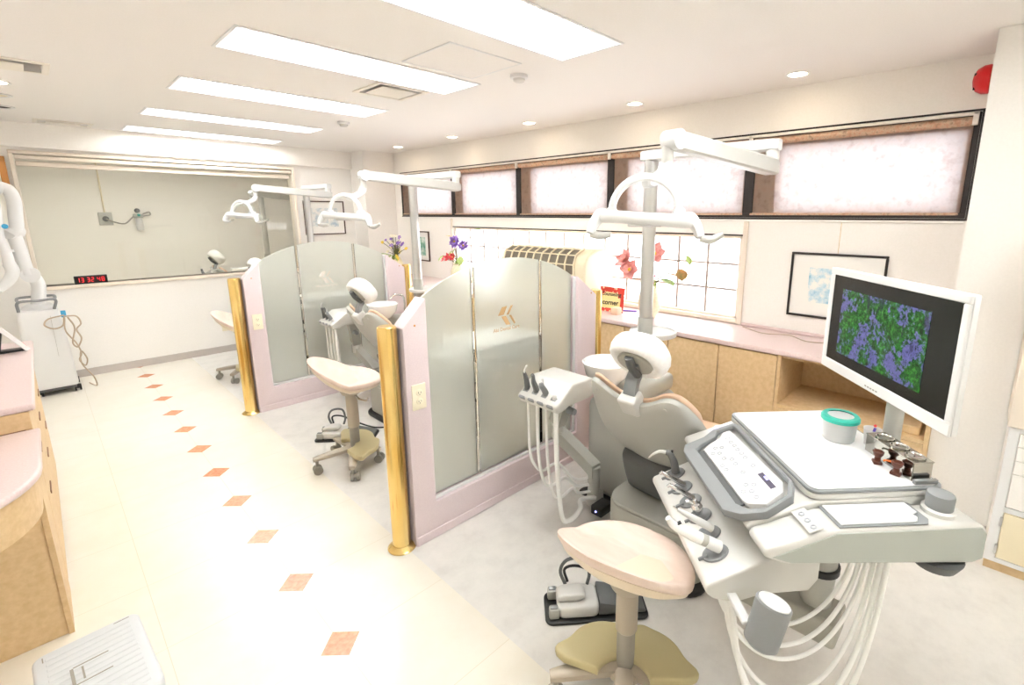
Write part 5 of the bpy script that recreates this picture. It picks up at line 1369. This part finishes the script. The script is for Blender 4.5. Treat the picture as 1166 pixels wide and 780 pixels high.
f = MB(); f.box((xf, y1 - .055, .7005), (xf + .02, y1 + .008, 1.55), .002, 1); f.box((xf, y0, .7005), (xf + .02, y0 + .05, 1.55), .002, 1); f.box((xf, y0 + .05, .7005), (xf + .02, y1 - .055, .745), .002, 1); f.box((xf, y0 + .05, 1.50), (xf + .02, y1 - .055, 1.55), .002, 1)
f.build('front_frame', M['trim'], t, True)
c = MB()
for lo, hi in (((xf + .0205, y1 - .012, .7005), (3.022, y1 + .008, 1.55)), ((xf + .0205, y0, .7005), (3.022, y0 + .02, 1.55)), ((xf + .0205, y0 + .02, .7005), (3.022, y1 - .012, .72)), ((xf + .0205, y0 + .02, 1.53), (3.022, y1 - .012, 1.55)), ((3.0, y0 + .02, .72), (3.022, y1 - .012, 1.53))): c.box(lo, hi)
c.build('carcass', M['trim'], t, True)
MB().box((xf + .008, y0 + .05, .745), (xf + .013, y1 - .055, 1.50)).build('glass', mat('smoked_glass', rgb(70, 72, 62), .08), t, True)

# ------------------------------------------------------------------ behind the glass: gas outlet and flow meter on the far wall
YW = YE
t = thing('gas_outlet', 'grey square gas outlet on the wall behind the glass, on a thin yellow pipe', 'outlet', (.70, YW, 1.53))
MB().box((.63, YW - .03, 1.45), (.77, YW - .0005, 1.62), .006, 2).build('plate', M['steel'], t, True)
MB().lathe([(0, 0), (.035, 0), (.03, .02), (0, .022)], 20, Matrix.Translation((.70, YW - .0302, 1.535)) @ Matrix.Rotation(PI / 2, 4, 'X')).build('socket', M['char'], t, True)
MB().cyl((.70, YW - .014, 1.62), (.70, YW - .014, 2.399), .009, .009, 10).build('pipe', M['cream'], t, True)
t = thing('flow_meter', 'flow meter bottle on the wall behind the glass, beside the gas outlet', 'flow meter', (1.04, YW, 1.50))
MB().box((.985, YW - .05, 1.545), (1.095, YW - .0005, 1.60), .01, 2).build('valve', M['steel'], t, True)
MB().ball((1.035, YW - .06, 1.645), .032, 14, 8).build('knob', M['char'], t, True)
MB().lathe([(0, .0), (.035, .0), (.04, .01), (.04, .14), (.025, .165), (0, .165)], 20, Matrix.Translation((1.04, YW - .055, 1.375))).build('bottle', M['clear_p'], t, True)
MB().ball((1.045, YW - .062, 1.585), .018, 12, 8).build('green_cap', M['teal'], t, True)
MB().tube([(.70, YW - .055, 1.535), (.78, YW - .08, 1.49), (.88, YW - .09, 1.47), (.96, YW - .07, 1.54), (.99, YW - .05, 1.57)], .009, 8, 6).build('hose', M['rubber'], t, True)
MB().tube([(1.09, YW - .045, 1.60), (1.16, YW - .06, 1.625), (1.165, YW - .06, 1.585), (1.09, YW - .055, 1.57)], .008, 8, 6).build('loop', M['rubber'], t, True)

# ------------------------------------------------------------------ light from outside, camera
w = bpy.data.worlds.new('World'); sc.world = w; w.use_nodes = True
bg = w.node_tree.nodes['Background']; bg.inputs['Color'].default_value = (.93, .96, 1.0, 1); bg.inputs['Strength'].default_value = 3.4

cam = bpy.data.cameras.new('Camera'); co = bpy.data.objects.new('Camera', cam); COL.objects.link(co); sc.camera = co
yaw, pit = math.radians(46.9427), math.radians(11.7004)
F = Vector((math.sin(yaw) * math.cos(pit), math.cos(yaw) * math.cos(pit), -math.sin(pit))); Rt = Vector((math.cos(yaw), -math.sin(yaw), 0)); Up = Rt.cross(F)
mw = Matrix((Rt, Up, -F)).transposed().to_4x4(); mw.translation = Vector((0, 0, 1.6)); co.matrix_world = mw
cam.sensor_fit = 'HORIZONTAL'; cam.sensor_width = 36; cam.lens = 549.127 / 1166 * 36
cam.shift_x = -(632.954 - 583) / 1166; cam.shift_y = -(390 - 357.318) / 1166; cam.clip_start = .05
vs = sc.view_settings; vs.view_transform = 'Standard'; vs.look = 'None'; vs.gamma = 1.0; vs.use_curve_mapping = False; vs.exposure = 1.45
sc.cycles.max_bounces = 12; sc.cycles.diffuse_bounces = 6; sc.cycles.transmission_bounces = 8; sc.cycles.transparent_max_bounces = 12; sc.cycles.glossy_bounces = 4
sc.cycles.use_denoising = True; sc.cycles.caustics_reflective = False; sc.cycles.caustics_refractive = False; sc.cycles.sample_clamp_indirect = 8.0
